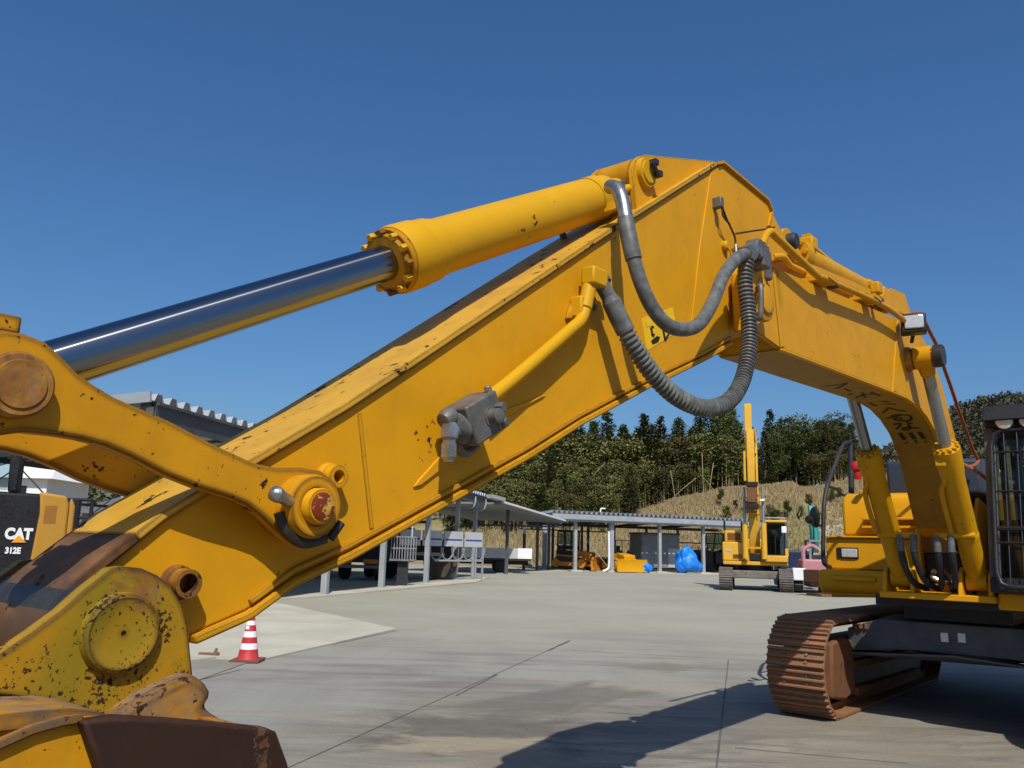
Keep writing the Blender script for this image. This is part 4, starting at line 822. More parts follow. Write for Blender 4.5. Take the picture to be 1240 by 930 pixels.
# upper body
m_cover = plain('navy_grey_cover', (.03, .04, .058), .5, 0, .2, 4)
ub = part(MB().ext(K, [(9.1, 1.22), (9.1, 1.34), (13.1, 1.34), (13.1, 1.22)], -1.45, -.55), 'deck', m_yel_clean, bevel=.01)
part(MB().fbox(K, 8.35, 13.0, -.62, 1.5, 1.18, 1.285), 'deck_plate', m_black, ub)
part(MB().fbox(K, 8.15, 8.9, -.52, .52, 1.26, 1.32), 'front_plate', m_yel_clean, ub, bevel=.008)
part(MB().fbox(K, 8.22, 8.9, .52, 1.5, 1.2, 1.36), 'front_skirt', m_yel_clean, ub, bevel=.02)
part(MB().fbox(K, 8.9, 12.5, -.5, .52, 1.02, 1.18), 'under_deck', m_black, ub)
for b in (-CBb, CBb):
    for k in (-.13, .13): part(MB().ext(K, [(cfoot[0] - .18, 1.28), (cfoot[0] - .12, cfoot[1] + .06), (cfoot[0], cfoot[1] + .12), (cfoot[0] + .14, cfoot[1] + .06), (cfoot[0] + .3, 1.28)], b + k - .02, b + k + .02), 'cylinder_bracket', m_yel_clean, ub, bevel=.01)
for b in (-.29, .25): part(MB().ext(K, [(8.7, 1.3), (8.8, 2.1), (9.0, 2.3), (9.3, 2.25), (9.8, 1.9), (10.6, 1.7), (10.6, 1.3)], b, b + .04), 'boom_bracket', m_yel_clean, ub, bevel=.01)
part(MB().fbox(K, 8.85, 9.0, -.25, .25, 1.3, 1.72), 'hose_manifold', m_black, ub, bevel=.02)
for i in range(7):
    q = K.P(8.8 - random.uniform(0, .1), random.uniform(-.22, .22), 1.35 + random.uniform(0, .3)); part(MB().tube(spline([q, q + Vector((0, 0, -.06)) - K.u * .08, q + Vector((0, 0, -.1)) + K.n * random.uniform(-.2, .2), q + Vector((0, 0, .1)) + K.u * .15]), .024, 8).hexbolt(q, -K.u, .035, .05), 'hydraulic_hose', m_rubber if i % 3 else m_steel, ub)
part(MB().fbox(K, 8.78, 8.83, -.2, .2, 1.3, 1.4), 'striped_plate', m_orange, ub)
# right-hand front: skirt, tool box, fuel tank with steps
sk_ = [(9.02, 1.3), (9.1, 1.24), (9.9, 1.24), (9.9, 1.5), (9.02, 1.5)]
part(MB().ext(K, sk_, -1.46, -.5), 'front_skirt', m_yel_clean, ub, bevel=.05, seg=3)
part(MB().fbox(K, 8.97, 9.02, -1.28, -.8, 1.39, 1.43), 'grab_step', m_yel_clean, ub, bevel=.006)
part(MB().fbox(K, 9.34, 10.3, -1.46, -.47, 1.505, 1.87), 'tool_box', m_yel_clean, ub, bevel=.02, seg=3)
tb_ = part(MB().fbox(K, 9.3, 10.3, -1.46, -.47, 1.873, 1.895), 'tool_box_lid', m_yel_clean, ub, bevel=.006)
lq = K.px(1022, 675, -1.2)
part(MB().fbox(K, 9.325, 9.36, -1.33, -1.08, 1.63, 1.76), 'lamp_housing', m_black, ub, bevel=.008); part(MB().fbox(K, 9.31, 9.34, -1.27, -1.09, 1.645, 1.745), 'head_lamp', m_lens, ub, bevel=.01)
tk = [(9.85, 1.9), (9.85, 2.3), (9.9, 2.4), (10.02, 2.44), (11.0, 2.44), (11.0, 1.9)]
tank = part(MB().ext(K, tk, -1.42, -.46), 'fuel_tank', m_yel_clean, None, bevel=.04, seg=3)
part(MB().fbox(K, 9.72, 9.86, -1.15, -.5, 2.1, 2.13).fbox(K, 9.72, 9.86, -1.15, -.5, 2.0, 2.03), 'step', m_yel_clean, tank, bevel=.006)
part(MB().cyl(K.P(10.1, -1.1, 2.43), K.P(10.1, -1.1, 2.62), .085), 'filler_neck', m_cylpaint, tank, bevel=.01)
part(MB().fbox(K, 10.6, 12.9, -1.45, -.47, 1.35, 2.55), 'engine_hood', m_yel_clean, ub, bevel=.06, seg=3)
part(MB().fbox(K, 11.2, 12.9, -.46, .55, 1.35, 2.62), 'engine_hood', m_black, ub, bevel=.06, seg=3)
part(MB().fbox(K, 10.25, 11.3, -.98, .1, 2.42, 2.86), 'engine_cover', m_cover, ub, bevel=.05, seg=3)
cw = [(12.9, 1.3), (12.9, 2.6), (13.3, 2.6), (13.45, 2.4), (13.45, 1.5), (13.35, 1.3)]
part(MB().ext(K, cw, -1.5, 1.5), 'counterweight', m_yel_clean, ub, bevel=.08, seg=3)
part(MB().ext(K, [(9.3, 1.8), (9.5, 2.25), (10.4, 2.3), (10.4, 1.8)], -.46, -.30), 'side_cover', m_yel_clean, ub, bevel=.03)
part(MB().lathe(K.P(10.0, -1.25, 2.62), Vector((0, 0, 1)), [(0, .035), (.03, .05), (.12, .05), (.12, .075), (.17, .085), (.22, .06), (.23, 0)], 16), 'beacon', m_red, tank)
# hand rails and mirror
def rail(px, b, r=.022): return part(MB().tube(spline([K.W(x, y, b if not isinstance(b, list) else b[i]) for i, (x, y) in enumerate(px)], 6), r, 10), 'hand_rail', m_dark, ub)
rail([(1006, 687), (1000, 684), (997, 676), (997, 640), (998, 610), (1002, 588), (1010, 566), (1018, 545), (1023, 537), (1030, 536), (1034, 540)], -1.42, .026)
rail([(1030, 533), (1030.5, 560), (1031, 597)], -1.42, .036); rail([(1031, 533), (1046, 538), (1047, 570), (1048, 598)], [-1.42, -1.2, -1.2, -1.2], .02)
rail([(1003, 589), (1014, 593), (1020, 599), (1030, 600), (1046, 599)], -1.42, .018); rail([(1032, 554), (1046, 560), (1058, 562)], [-1.42, -1.2, -1.0], .018)
rail([(1048, 574), (1054, 575), (1058, 590), (1060, 600)], -1.05, .04)
mi = part(MB().lathe(K.W(986, 626, -1.46), Vector((.93, .36, 0)), [(-.03, .04), (-.01, .07), (.02, .075), (.025, .065)], 20), 'mirror', m_black, None)
for v in mi.data.vertices: v.co.z = (v.co.z - (K.W(986, 626, -1.46).z - ORG[ub.name].z)) * 1.7 + (K.W(986, 626, -1.46).z - ORG[ub.name].z)
part(MB().tube([K.W(996, 636, -1.43), K.W(985, 637, -1.46), K.W(984, 626, -1.46)], .016, 8).lathe(K.W(979.5, 629, -1.46), K.u, [(-.05, .03), (0, .05), (.03, .045)], 12), 'mirror_arm', m_black, mi)
# cab with its front guard
CB0, CB1 = .50, 1.5
cabm = MB()
fl_ = lambda z: 8.02 + .36 * (z - 1.36) / 1.75       # leaning front
cab = part(MB().ext(K, [(fl_(1.36), 1.36), (9.9, 1.36), (9.9, 1.5), (fl_(1.5), 1.5)], CB0, CB1), 'cab', m_black, None, bevel=.02)
part(MB().ext(K, [(fl_(2.95), 2.93), (9.9, 2.93), (9.9, 3.08), (8.5, 3.1), (fl_(3.0) - .02, 3.04)], CB0, CB1), 'cab_roof', m_black, cab, bevel=.03)
def post(s0, z0, s1, z1, b0, b1, w, name='cab_pillar', mat=None): return part(MB().ext(K, [(s0, z0), (s0 + w, z0), (s1 + w, z1), (s1, z1)], b0, b1), name, mat or m_frame, cab, bevel=.012)
post(fl_(1.5), 1.5, fl_(2.94), 2.94, CB0, CB0 + .09, .1); post(fl_(1.5), 1.5, fl_(2.94), 2.94, CB1 - .08, CB1, .1); post(9.0, 1.5, 9.0, 2.94, CB0, CB0 + .06, .08); post(9.8, 1.5, 9.8, 2.94, CB0, CB0 + .08, .1); post(9.8, 1.5, 9.8, 2.94, CB1 - .08, CB1, .1)
part(MB().add([K.P(fl_(1.5) + .05, CB0 + .09, 1.5), K.P(fl_(1.5) + .05, CB1 - .08, 1.5), K.P(fl_(2.93) + .05, CB1 - .08, 2.93), K.P(fl_(2.93) + .05, CB0 + .09, 2.93)], [(0, 1, 2, 3)]), 'windscreen', m_glass, cab, recalc=False)
part(MB().add([K.P(fl_(1.5) + .1, CB0 + .03, 1.5), K.P(9.8, CB0 + .03, 1.5), K.P(9.8, CB0 + .03, 2.93), K.P(fl_(2.93) + .1, CB0 + .03, 2.93)], [(0, 1, 2, 3)]), 'side_glass', m_glass, cab, recalc=False)
part(MB().fbox(K, 9.78, 9.82, CB0, CB1, 1.5, 2.1), 'rear_panel', m_black, cab)
seat = part(MB().fbox(K, 9.0, 9.45, .8, 1.25, 1.5, 1.75).fbox(K, 9.4, 9.5, .8, 1.25, 1.75, 2.4), 'seat', m_black, cab, bevel=.04)
part(MB().cyl(K.P(8.75, .85, 1.5), K.P(8.7, .85, 1.95), .02).lathe(K.P(8.7, .85, 1.95), Vector((0, 0, 1)), [(0, .03), (.06, .04), (.09, 0)], 10), 'control_lever', m_offw, cab)
gb0, gb1 = CB0 + .07, CB1 - .05
gf = lambda z: fl_(z) - .06
ring = []
for bq, zq in ((gb0 + .1, 1.42), (gb0 + .03, 1.45), (gb0, 1.55), (gb0, 2.75), (gb0 + .03, 2.86), (gb0 + .1, 2.9), (gb1 - .1, 2.9), (gb1, 2.86), (gb1, 1.55), (gb1 - .1, 1.42), (gb0 + .1, 1.42)): ring.append(K.P(gf(zq), bq, zq))
gd = part(MB().tube(ring, .026, 10), 'front_guard', m_black, None)
for i in range(1, 8): b = gb0 + (gb1 - gb0) * i / 8; part(MB().tube([K.P(gf(1.44), b, 1.44), K.P(gf(2.88), b, 2.88)], .0065, 6), 'guard_bar', m_black, gd)
for z in (1.82, 2.3, 2.68): part(MB().tube([K.P(gf(z) - .012, gb0, z), K.P(gf(z) - .012, gb1, z)], .01, 6), 'guard_bar', m_black, gd)
part(MB().tube([K.P(gf(1.95), gb0, 1.95), K.P(gf(1.95), gb1, 1.95)], .02, 6), 'guard_bar', m_black, gd)
vis = part(MB().ext(K, [(fl_(3.0) - .16, 2.99), (fl_(3.0) + .1, 2.99), (fl_(3.0) + .1, 3.14), (fl_(3.0) - .1, 3.15)], CB0 + .02, CB1 - .02), 'lamp_visor', m_black, None, bevel=.012)
for b in (CB0 + .2, CB0 + .4, CB1 - .4, CB1 - .2):
    lm = part(MB().lathe(K.P(fl_(3.0) + .02, b, 2.98), -K.u, [(0, .05), (.06, .085), (.13, .085), (.135, .075)], 20), 'work_lamp', m_black, vis); part(MB().lathe(K.P(fl_(3.0) - .118, b, 2.98), -K.u, [(0, .074), (.006, .06), (.008, 0)], 20), 'lamp_lens', m_lens, lm)
part(MB().tube(spline([K.W(1166, 562, .1), K.P(9.2, .3, 2.55), K.P(9.5, .35, 2.4), K.P(9.6, .38, 2.1)]), .02, 8), 'steel_pipe', m_redpipe, ub)
part(MB().ext(K, [(9.0, 1.35), (9.2, 2.2), (9.6, 2.35), (10.2, 2.3), (10.2, 1.35)], .40, .46), 'side_cover', m_yel_clean, ub, bevel=.02)
# ------------------------------------------------------------------ sheds
def folded_roof(p0, along, L, across, Wd, rise0, pitch, mat, parent, name='roof', dep=.16):
    """folded-plate roof: ribs run across; p0 = front corner; rise0 = height change across the span"""
    n = int(L / pitch); m = MB(); top = []; 
    for i in range(n):
        for k, h in ((0, 0), (.18, 0), (.34, dep), (.66, dep), (.82, 0)):
            a = (i + k) * pitch; top.append((a, h))
    A = [p0 + along * a + Vector((0, 0, h)) for a, h in top]; B = [p + across * Wd + Vector((0, 0, rise0)) for p in A]; N_ = len(A); t = Vector((0, 0, -.012))
    m.add(A + B + [p + t for p in A] + [p + t for p in B], [(i, i + 1, N_ + i + 1, N_ + i) for i in range(N_ - 1)] + [(2 * N_ + i, 3 * N_ + i, 3 * N_ + i + 1, 2 * N_ + i + 1) for i in range(N_ - 1)] + [(i, 2 * N_ + i, 2 * N_ + i + 1, i + 1) for i in range(N_ - 1)])
    return m.build(name, mat, parent, recalc=False)
def bar(parent, name, a, b, w, mat, h=None):
    a = Vector(a); b = Vector(b); d = (b - a).normalized(); t = Vector((0, 0, 1)) if abs(d.z) < .9 else Vector((1, 0, 0)); x = d.cross(t).normalized(); y = d.cross(x)
    return MB().box((a + b) / 2, (w / 2, (b - a).length / 2, (h or w) / 2), x, d, y).build(name, mat, parent)
# left shed: a long lean-to that runs away from the camera
dirA = Vector((.203, 1, 0)).normalized(); crA = Vector((-dirA.y, dirA.x, 0))
bA = Vector((-11.2, 0, 0)) + dirA * 0
def SA(y, back=0, z=0): t = y / dirA.y; return Vector((-11.2 + .203 * y, y, 0)) + crA * back + Vector((0, 0, z))
shA = empty('long_shed', SA(17), 'long open steel shed on the left with folded metal roof running into the distance', 'shed')
y0, y1, HE = 16.9, 46.5, 4.4
folded_roof(SA(y0 - .2, -.5, HE + .0), dirA, (y1 - y0) / dirA.y + .6, crA, 8.2, -.75, .5, m_roof, shA)
for y in (26.9, 32.0, 37.6, 42.5, 46.2, 21.9, 17.0):
    MB().box(SA(y, 0, HE / 2), (.1, .1, HE / 2), dirA, crA).box(SA(y, 0, .02), (.2, .2, .02), dirA, crA).build('post', m_galv, shA)
for y in (17.0, 21.9, 26.9, 32.0, 37.6, 42.5, 46.2): MB().box(SA(y, 7.2, HE / 2 - .35), (.09, .09, HE / 2 - .35), dirA, crA).build('post', m_beam, shA); bar(shA, 'rafter', SA(y, -.3, HE + .05), SA(y, 7.5, HE - .62), .14, m_beam, .26)
bar(shA, 'fascia', SA(y0, -.45, HE - .24), SA(y1, -.45, HE - .24), .06, m_beam, .48); bar(shA, 'gutter', SA(y0 - .02, -.52, HE - .05), SA(y1 + .05, -.52, HE - .05), .07, m_beam, .06)
bar(shA, 'purlin', SA(y0, 2.4, HE - .1), SA(y1, 2.4, HE - .1), .1, m_beam); bar(shA, 'purlin', SA(y0, 5.0, HE - .33), SA(y1, 5.0, HE - .33), .1, m_beam); bar(shA, 'eave_beam', SA(y0, 7.3, HE - .7), SA(y1, 7.3, HE - .7), .12, m_beam, .3)
bar(shA, 'cross_rail', SA(y0, 7.2, 2.6), SA(y1, 7.2, 2.6), .08, m_beam); bar(shA, 'end_flashing', SA(y0 - .25, -.5, HE + .06), SA(y0 - .25, 7.5, HE - .66), .06, m_galv, .22)
for ya, yb in ((17, 21.9), (21.9, 26.9), (37.6, 42.5)): bar(shA, 'brace', SA(ya, 7.2, 3.5), SA(yb, 7.2, .3), .03, m_galv); bar(shA, 'brace', SA(yb, 7.2, 3.5), SA(ya, 7.2, .3), .03, m_galv)
for y in (44.0, 46.4): MB().tube(spline([SA(y, -.5, HE - .15), SA(y, -.5, HE - .5), SA(y, -.2, HE - .75), SA(y, 1.4, HE - .8)]), .06, 8).build('drain_pipe', m_galv, shA)
# middle shed: shorter roof that falls towards the right
pB0 = AT(607, 611, 50); pB1 = AT(683, 633, 63); shB = empty('middle_shed', (pB0.x, pB0.y, 0), 'open grey shed whose roof slopes down to the right, behind the long left shed', 'shed')
alB = Vector((pB1.x - pB0.x, pB1.y - pB0.y, 0)); LB = alB.length; alB.normalize(); crB = Vector((-alB.y, alB.x, 0)); slope = (pB1.z - pB0.z) / LB
m = MB(); n = int(LB / .4); A = []
for i in range(n + 1):
    a = LB * i / n; A.append(pB0 + alB * a + Vector((0, 0, slope * a)))
top = [p + Vector((0, 0, .12)) for p in A]; back = [p + crB * 7.5 + Vector((0, 0, .1)) for p in A]; k = n + 1
m.add(A + top + back + [p + Vector((0, 0, .12)) for p in back], [(i, i + 1, k + i + 1, k + i) for i in range(n)] + [(i, 2 * k + i, 2 * k + i + 1, i + 1) for i in range(n)] + [(k + i, k + i + 1, 3 * k + i + 1, 3 * k + i) for i in range(n)] + [(0, k, 3 * k, 2 * k), (n, 2 * k + n, 3 * k + n, k + n)]).build('roof', m_grey, shB)
bar(shB, 'gutter', pB0 + Vector((0, 0, .16)) - crB * .08, pB1 + Vector((0, 0, .16)) - crB * .08, .14, m_white, .12)
bar(shB, 'ridge_cap', AT(592, 606, 49) + Vector((0, 0, .25)), AT(608, 609, 50) + Vector((0, 0, .2)), .5, m_galv, .22)
for px, base in ((613, 695), (650, 691), (664, 690)):
    g = G(px, base); t = (g - pB0).dot(alB); ht = pB0.z + slope * max(0, min(LB, t)); MB().box((g.x, g.y, ht / 2), (.11, .11, ht / 2)).build('post', m_beam, shB)
for px, base in ((634, 690), (659, 688)):
    g = G(px, base); MB().box((g.x, g.y, 1.9), (.12 if px == 634 else .2, .12, 1.9)).build('post', m_beam if px == 634 else m_galv, shB)
gq = G(659, 688); MB().box((gq.x, gq.y, .1), (.7, .5, .1)).build('post_base', m_slab, shB)
bar(shB, 'cross_rail', AT(560, 635, 58), AT(680, 638, 62), .12, m_beam); bar(shB, 'tie_beam', AT(660, 634, 61), AT(680, 634, 62), .12, m_beam)
# right shed: parallel to the picture, with machines parked in it
dR = (Vector((20.0, 69.4, 0)) - Vector((4.6, 63.6, 0))).normalized(); cR = Vector((-dR.y, dR.x, 0)); oR = Vector((4.6, 64.2, 0))
def SR(a, back=0, z=0): return oR + dR * a + cR * back + Vector((0, 0, z))
shR = empty('open_shed', SR(0), 'long low open shed with machines parked beneath its grey ribbed roof', 'shed')
HR = 4.0; LR = 18.5
folded_roof(SR(-1.6, -.5, HR + .35), dR, LR + 1.6, cR, 7.5, -.25, .42, m_roof, shR, dep=.2)
bar(shR, 'fascia', SR(-1.5, -.42, HR + .08), SR(LR, -.42, HR + .08), .08, m_galv, .42); bar(shR, 'gutter', SR(-1.5, -.55, HR - .18), SR(LR, -.55, HR - .18), .16, m_beam, .16)
def a_of(px): # where a line of sight meets the front row
    r = ray(px, 660); best = min((abs(620 + FPX * (SR(i * .02) - CAM).dot(RT) / (SR(i * .02) - CAM).dot(FWD) - px), i * .02) for i in range(-100, 1000)); return best[1]
fr_posts = [a_of(p) for p in (696, 740, 799, 852)]
for i, a in enumerate(fr_posts):
    w = .16 if i == 1 else .12
    MB().box(SR(a, 0, HR / 2), (w, w, HR / 2), dR, cR).build('post', m_galv, shR); MB().box(SR(a, 0, .06), (.45, .4, .06), dR, cR).build('post_base', m_slab, shR)
MB().tube(spline([SR(fr_posts[1] - .35, -.25, HR - .9), SR(fr_posts[1] - .32, -.25, .6), SR(fr_posts[1] - .5, -.25, .2), SR(fr_posts[1] - .9, -.3, .05)]), .09, 8).build('down_pipe', m_white, shR)
for a in (1.6, 4.3, 4.9, 7.4, 10.6, 13.8, 16.5): MB().box(SR(a, 6.5, HR / 2 - .1), (.09, .09, HR / 2 - .1), dR, cR).build('post', m_beam, shR)
for a in fr_posts: bar(shR, 'rafter', SR(a, -.3, HR), SR(a, 6.9, HR - .25), .12, m_beam, .24)
bar(shR, 'cross_rail', SR(-1.5, 6.5, 3.2), SR(7, 6.5, 3.2), .1, m_beam); bar(shR, 'cross_rail', SR(11, 6.5, 2.5), SR(LR, 6.5, 2.5), .1, m_beam); bar(shR, 'eave_beam', SR(-1.5, 6.6, HR - .3), SR(LR, 6.6, HR - .3), .12, m_beam, .25)
bar(shR, 'brace', SR(fr_posts[0] + 1, 1, 2.9), SR(fr_posts[1] - .2, .2, .4), .035, m_galv)
tag(MB().tube(spline([AT(727, 620, 63.4), AT(728, 616, 63.4), AT(733, 616, 63.4)]), .06, 6).build('hose_coil', m_white, org=AT(728, 618, 63.5)), 'white coil hung on the edge of the right shed roof', 'hose')
# ------------------------------------------------------------------ parked things under the right shed
def place(px, py): return G(px, py)
def wheel(root, c, ax, r, w, name='wheel', hub=m_grey):
    t = MB().lathe(Vector(c) - Vector(ax) * w / 2, ax, [(0, r * .55), (0, r * .93), (w * .15, r), (w * .85, r), (w, r * .93), (w, r * .55)], 22).build(name, m_tyre, root); MB().lathe(Vector(c) - Vector(ax) * w * .42, ax, [(0, r * .3), (.02, r * .56), (w * .8, r * .56), (w * .84, r * .2)], 16).build('rim', hub, t); return t
def dozer(px, py, yaw, label, cabin=True, scale=1.0, blade='front', paintm=None):
    g = place(px, py); f = Frame((g.x, g.y), (math.cos(yaw), math.sin(yaw))); pm = paintm or m_orange; k = scale
    r = empty('bulldozer', g, label, 'bulldozer', 'bulldozers under the right shed')
    for b in (-.75 * k, .75 * k):
        pl = [(-1.2 * k, .45 * k), (-1.1 * k, .1 * k), (1.1 * k, .05 * k), (1.25 * k, .5 * k), (.9 * k, .85 * k), (-.9 * k, .95 * k)]
        t = MB().ext(f, pl, b - .2 * k, b + .2 * k).build('track', m_dark, r, bevel=.05); MB().ext(f, [(-.9 * k, .3 * k), (.9 * k, .25 * k), (.9 * k, .55 * k), (-.9 * k, .6 * k)], b - .23 * k, b + .23 * k).build('track_frame', pm, t, bevel=.03)
        for s_ in (-.95, .95): MB().lathe(f.P(s_ * k, b - .24 * k, .48 * k), f.n, [(0, .3 * k), (.48 * k, .3 * k)], 14).build('wheel', pm, t)
        tr = MB().tube([f.P(s_ * k, b, z_ * k) for s_, z_ in ((-1.2, .5), (-.9, .98), (.9, .9), (1.25, .5))], .1 * k, 6).build('upper_run', pm, t)
    MB().ext(f, [(.1 * k, .6 * k), (1.5 * k, .6 * k), (1.5 * k, 1.25 * k), (.1 * k, 1.4 * k)], -.45 * k, .45 * k).build('engine_hood', pm, r, bevel=.06)
    MB().ext(f, [(-1.1 * k, .6 * k), (.1 * k, .6 * k), (.1 * k, 1.3 * k), (-1.1 * k, 1.4 * k)], -.55 * k, .55 * k).build('body', pm if not cabin else m_dark, r, bevel=.05)
    MB().ext(f, [(1.75 * k, .05), (1.95 * k, .05), (1.85 * k, .5 * k), (1.95 * k, .95 * k), (1.75 * k, .95 * k), (1.7 * k, .5 * k)], -1.2 * k, 1.2 * k).build('blade', pm if cabin else m_yel_clean, r, bevel=.02)
    for b in (-.5, .5): MB().tube([f.P(.3 * k, b * k * 1.1, .4 * k), f.P(1.75 * k, b * k, .35 * k)], .08 * k, 8).build('push_arm', pm, r)
    if cabin:
        c = MB().ext(f, [(-1.0 * k, 2.6 * k), (.25 * k, 2.6 * k), (.25 * k, 2.75 * k), (-1.0 * k, 2.75 * k)], -.62 * k, .62 * k).build('cab_roof', m_black, r, bevel=.03)
        for s_, b in ((-.95, -.58), (-.95, .58), (.2, -.58), (.2, .58), (-.4, -.58), (-.4, .58)): MB().fbox(f, (s_ - .05) * k, (s_ + .05) * k, (b - .04) * k, (b + .04) * k, 1.35 * k, 2.6 * k).build('cab_pillar', m_black, c)
        MB().fbox(f, -.95 * k, .2 * k, -.55 * k, .55 * k, 1.4 * k, 1.7 * k).build('cab_base', m_black, c)
        MB().fbox(f, -.9 * k, .15 * k, -.5 * k, .5 * k, 1.75 * k, 2.55 * k).build('cab_glass', m_glass, c)
    else:
        c = MB().fbox(f, -1.2 * k, .5 * k, -.6 * k, .6 * k, 2.3 * k, 2.36 * k).build('canopy', m_dark, r)
        for s_ in (-.9, .3):
            for b in (-.55, .55): MB().tube([f.P(s_ * k, b * k, 1.3 * k), f.P((s_ - .1) * k, b * k, 2.3 * k)], .03, 6).build('canopy_post', m_dark, c)
        MB().fbox(f, -.7 * k, -.3 * k, -.25 * k, .25 * k, 1.35 * k, 1.6 * k).fbox(f, -.75 * k, -.65 * k, -.25 * k, .25 * k, 1.6 * k, 1.95 * k).build('seat', m_black, r, bevel=.03)
    return r
dozer(694, 690.3, R(-25), 'orange bulldozer with a dark glazed cab at the left end of the right shed', True, 1.15)
dozer(752, 692.6, R(-72), 'small yellow bulldozer with canopy and wide blade beside the white drainpipe', False, 1.05, paintm=m_yel_clean)
g = place(769, 691.5); tag(MB().lathe((g.x, g.y, 0), (0, 0, 1), [(0, .9), (.5, .95), (1.2, .9), (1.7, .6), (1.85, 0)], 12).build('covered_machine', m_navy, org=g), 'dark navy tarpaulin over a machine behind the yellow blade', 'tarp')
def tarp(px, py, w, h, label, mat, seed, name='tarp_bundle'):
    random.seed(seed); g = G(px, py); bm = bmesh.new(); bmesh.ops.create_icosphere(bm, subdivisions=5, radius=1)
    for v in bm.verts:
        n = v.co.normalized(); m_ = Vector((n.x, n.y, n.z * .35)); d = 1 + .3 * noise.noise(n * 1.6 + Vector((seed, 0, 0))) + .16 * abs(noise.noise(m_ * 3.5 + Vector((seed, 3, 0)))) + .06 * abs(noise.noise(m_ * 9)) - .08; lean = .35 * max(0, n.z)
        v.co = Vector((n.x * d * w * (1.0 - .35 * n.z) - lean * w * .4, n.y * d * w * .8, max(0, (n.z * d * .5 + .5)) * h))
    me = bpy.data.meshes.new(name); bm.to_mesh(me); bm.free(); me.materials.append(mat)
    for p in me.polygons: p.use_smooth = random.random() < 2
    o = bpy.data.objects.new(name, me); col.objects.link(o); o.location = g; return tag(o, label, 'tarp')
tarp(832, 694.6, 1.05, 2.1, 'large bright blue tarpaulin draped over something beside the grey cabinet', m_tarp, 3); tarp(783, 694, .42, .85, 'small bright blue tarpaulin bundle at the foot of the grey cabinet', m_tarp, 8)
def cabinet():
    g = G(803, 692.6); f = Frame((g.x, g.y), (dR.x, dR.y)); r = empty('storage_cabinet', g, 'grey steel cabinet with dark door gaps between the blue bundles', 'cabinet')
    MB().fbox(f, -2.6, 1.0, -1.0, 1.0, .35, 3.05).build('body', m_grey, r, bevel=.02); MB().fbox(f, -2.65, 1.05, -1.05, 1.05, 3.05, 3.18).build('top', m_beam, r)
    for i in range(3): MB().fbox(f, -2.5 + i * .78, -1.84 + i * .78, 1.0, 1.03, .45, 2.95).build('door', m_grey, r, bevel=.015)
    MB().fbox(f, -.1, .98, 1.0, 1.03, .4, 1.95).build('panel', m_offw, r); MB().fbox(f, -2.5, 1.0, -.9, .9, 0, .34).build('skid', m_dark, r)
cabinet()
def loader():
    g = G(868, 693); f = Frame((g.x, g.y), (dR.x, dR.y)); r = empty('wheel_loader', g, 'dark wheel loader parked at the right end of the shed behind the distant excavator', 'wheel loader')
    MB().ext(f, [(-.6, .7), (2.6, .7), (2.6, 1.9), (1.4, 2.1), (-.6, 1.7)], -.7, .7).build('body', m_black, r, bevel=.08); MB().ext(f, [(-3.4, .8), (-.6, .8), (-.6, 1.7), (-2.2, 1.9), (-3.4, 1.2)], -.5, .5).build('front_frame', m_black, r, bevel=.06)
    for s_ in (-1.9, 1.7):
        for b in (-1.0, 1.0): wheel(r, f.P(s_, b, .75), f.n, .78, .5, hub=m_dark)
    MB().ext(f, [(-4.4, .2), (-3.4, .3), (-3.3, 1.3), (-3.7, 1.5), (-3.8, .6)], -1.3, 1.3).build('bucket', m_black, r, bevel=.03)
    MB().fbox(f, -.6, 1.3, -.72, .72, 3.3, 3.42).build('cab_roof', m_black, r, bevel=.04)
    for s_, b in ((-.55, .66), (-.55, -.66), (1.2, .66), (1.2, -.66), (.3, .66)): MB().tube([f.P(s_ - (.25 if s_ < 0 else 0), b, 1.7), f.P(s_, b, 3.3)], .06, 6).build('cab_pillar', m_black, r)
    MB().fbox(f, -.6, 1.2, -.62, .62, 2.0, 3.25).build('cab_glass', m_glass, r)
loader()
tag(MB().lathe((G(826, 690).x + 1.2, G(826, 690).y + 1.5, 0), (0, 0, 1), [(0, 1.3), (1.2, 1.4), (2.5, 1.2), (2.9, .6), (3.0, 0)], 9).build('covered_machine', m_navy, org=G(826, 690)), 'dark navy sheet over a machine behind the large blue tarpaulin', 'tarp')
# ------------------------------------------------------------------ under the left sheds: flatbed truck, roller, barrier rack
def truck():
    g = G(622, 694); f = Frame((g.x, g.y), (1, .12)); r = empty('flatbed_truck', g, 'small flatbed truck with grey drop sides and white tailboard under the middle shed', 'truck')
    MB().fbox(f, -3.6, 1.0, -1.0, 1.0, .82, .95).build('bed', m_dark, r)
    for b in (-1.0, .96): MB().fbox(f, -3.6, .1, b, b + .05, .95, 1.6).build('drop_side', m_offw, r, bevel=.01)
    MB().fbox(f, .1, 1.05, .95, 1.02, .95, 1.62).build('tail_board', m_white, r, bevel=.01); MB().fbox(f, 1.0, 1.05, -1.0, .94, .95, 1.6).build('tail_gate', m_offw, r)
    MB().ext(f, [(-5.2, .5), (-3.8, .5), (-3.8, 2.3), (-4.9, 2.3), (-5.3, 1.4)], -.95, .95).build('cab', m_offw, r, bevel=.06)
    MB().ext(f, [(-5.0, 1.45), (-4.1, 1.45), (-4.1, 2.1), (-4.75, 2.1)], -.97, .97).build('cab_window', m_black, r)
    for s_ in (-4.4, -.95):
        for b in (-.8, .8): wheel(r, f.P(s_, b, .42), f.n, .42, .24, hub=m_offw)
    MB().fbox(f, -3.6, .9, -.4, .4, .55, .8).build('chassis', m_black, r); MB().fbox(f, .8, 1.1, -.8, .9, .45, .6).build('rear_bumper', m_black, r)
truck()
m_drum = plain('worn_drum_steel', (.06, .045, .035), .6, .2, .3, 3)
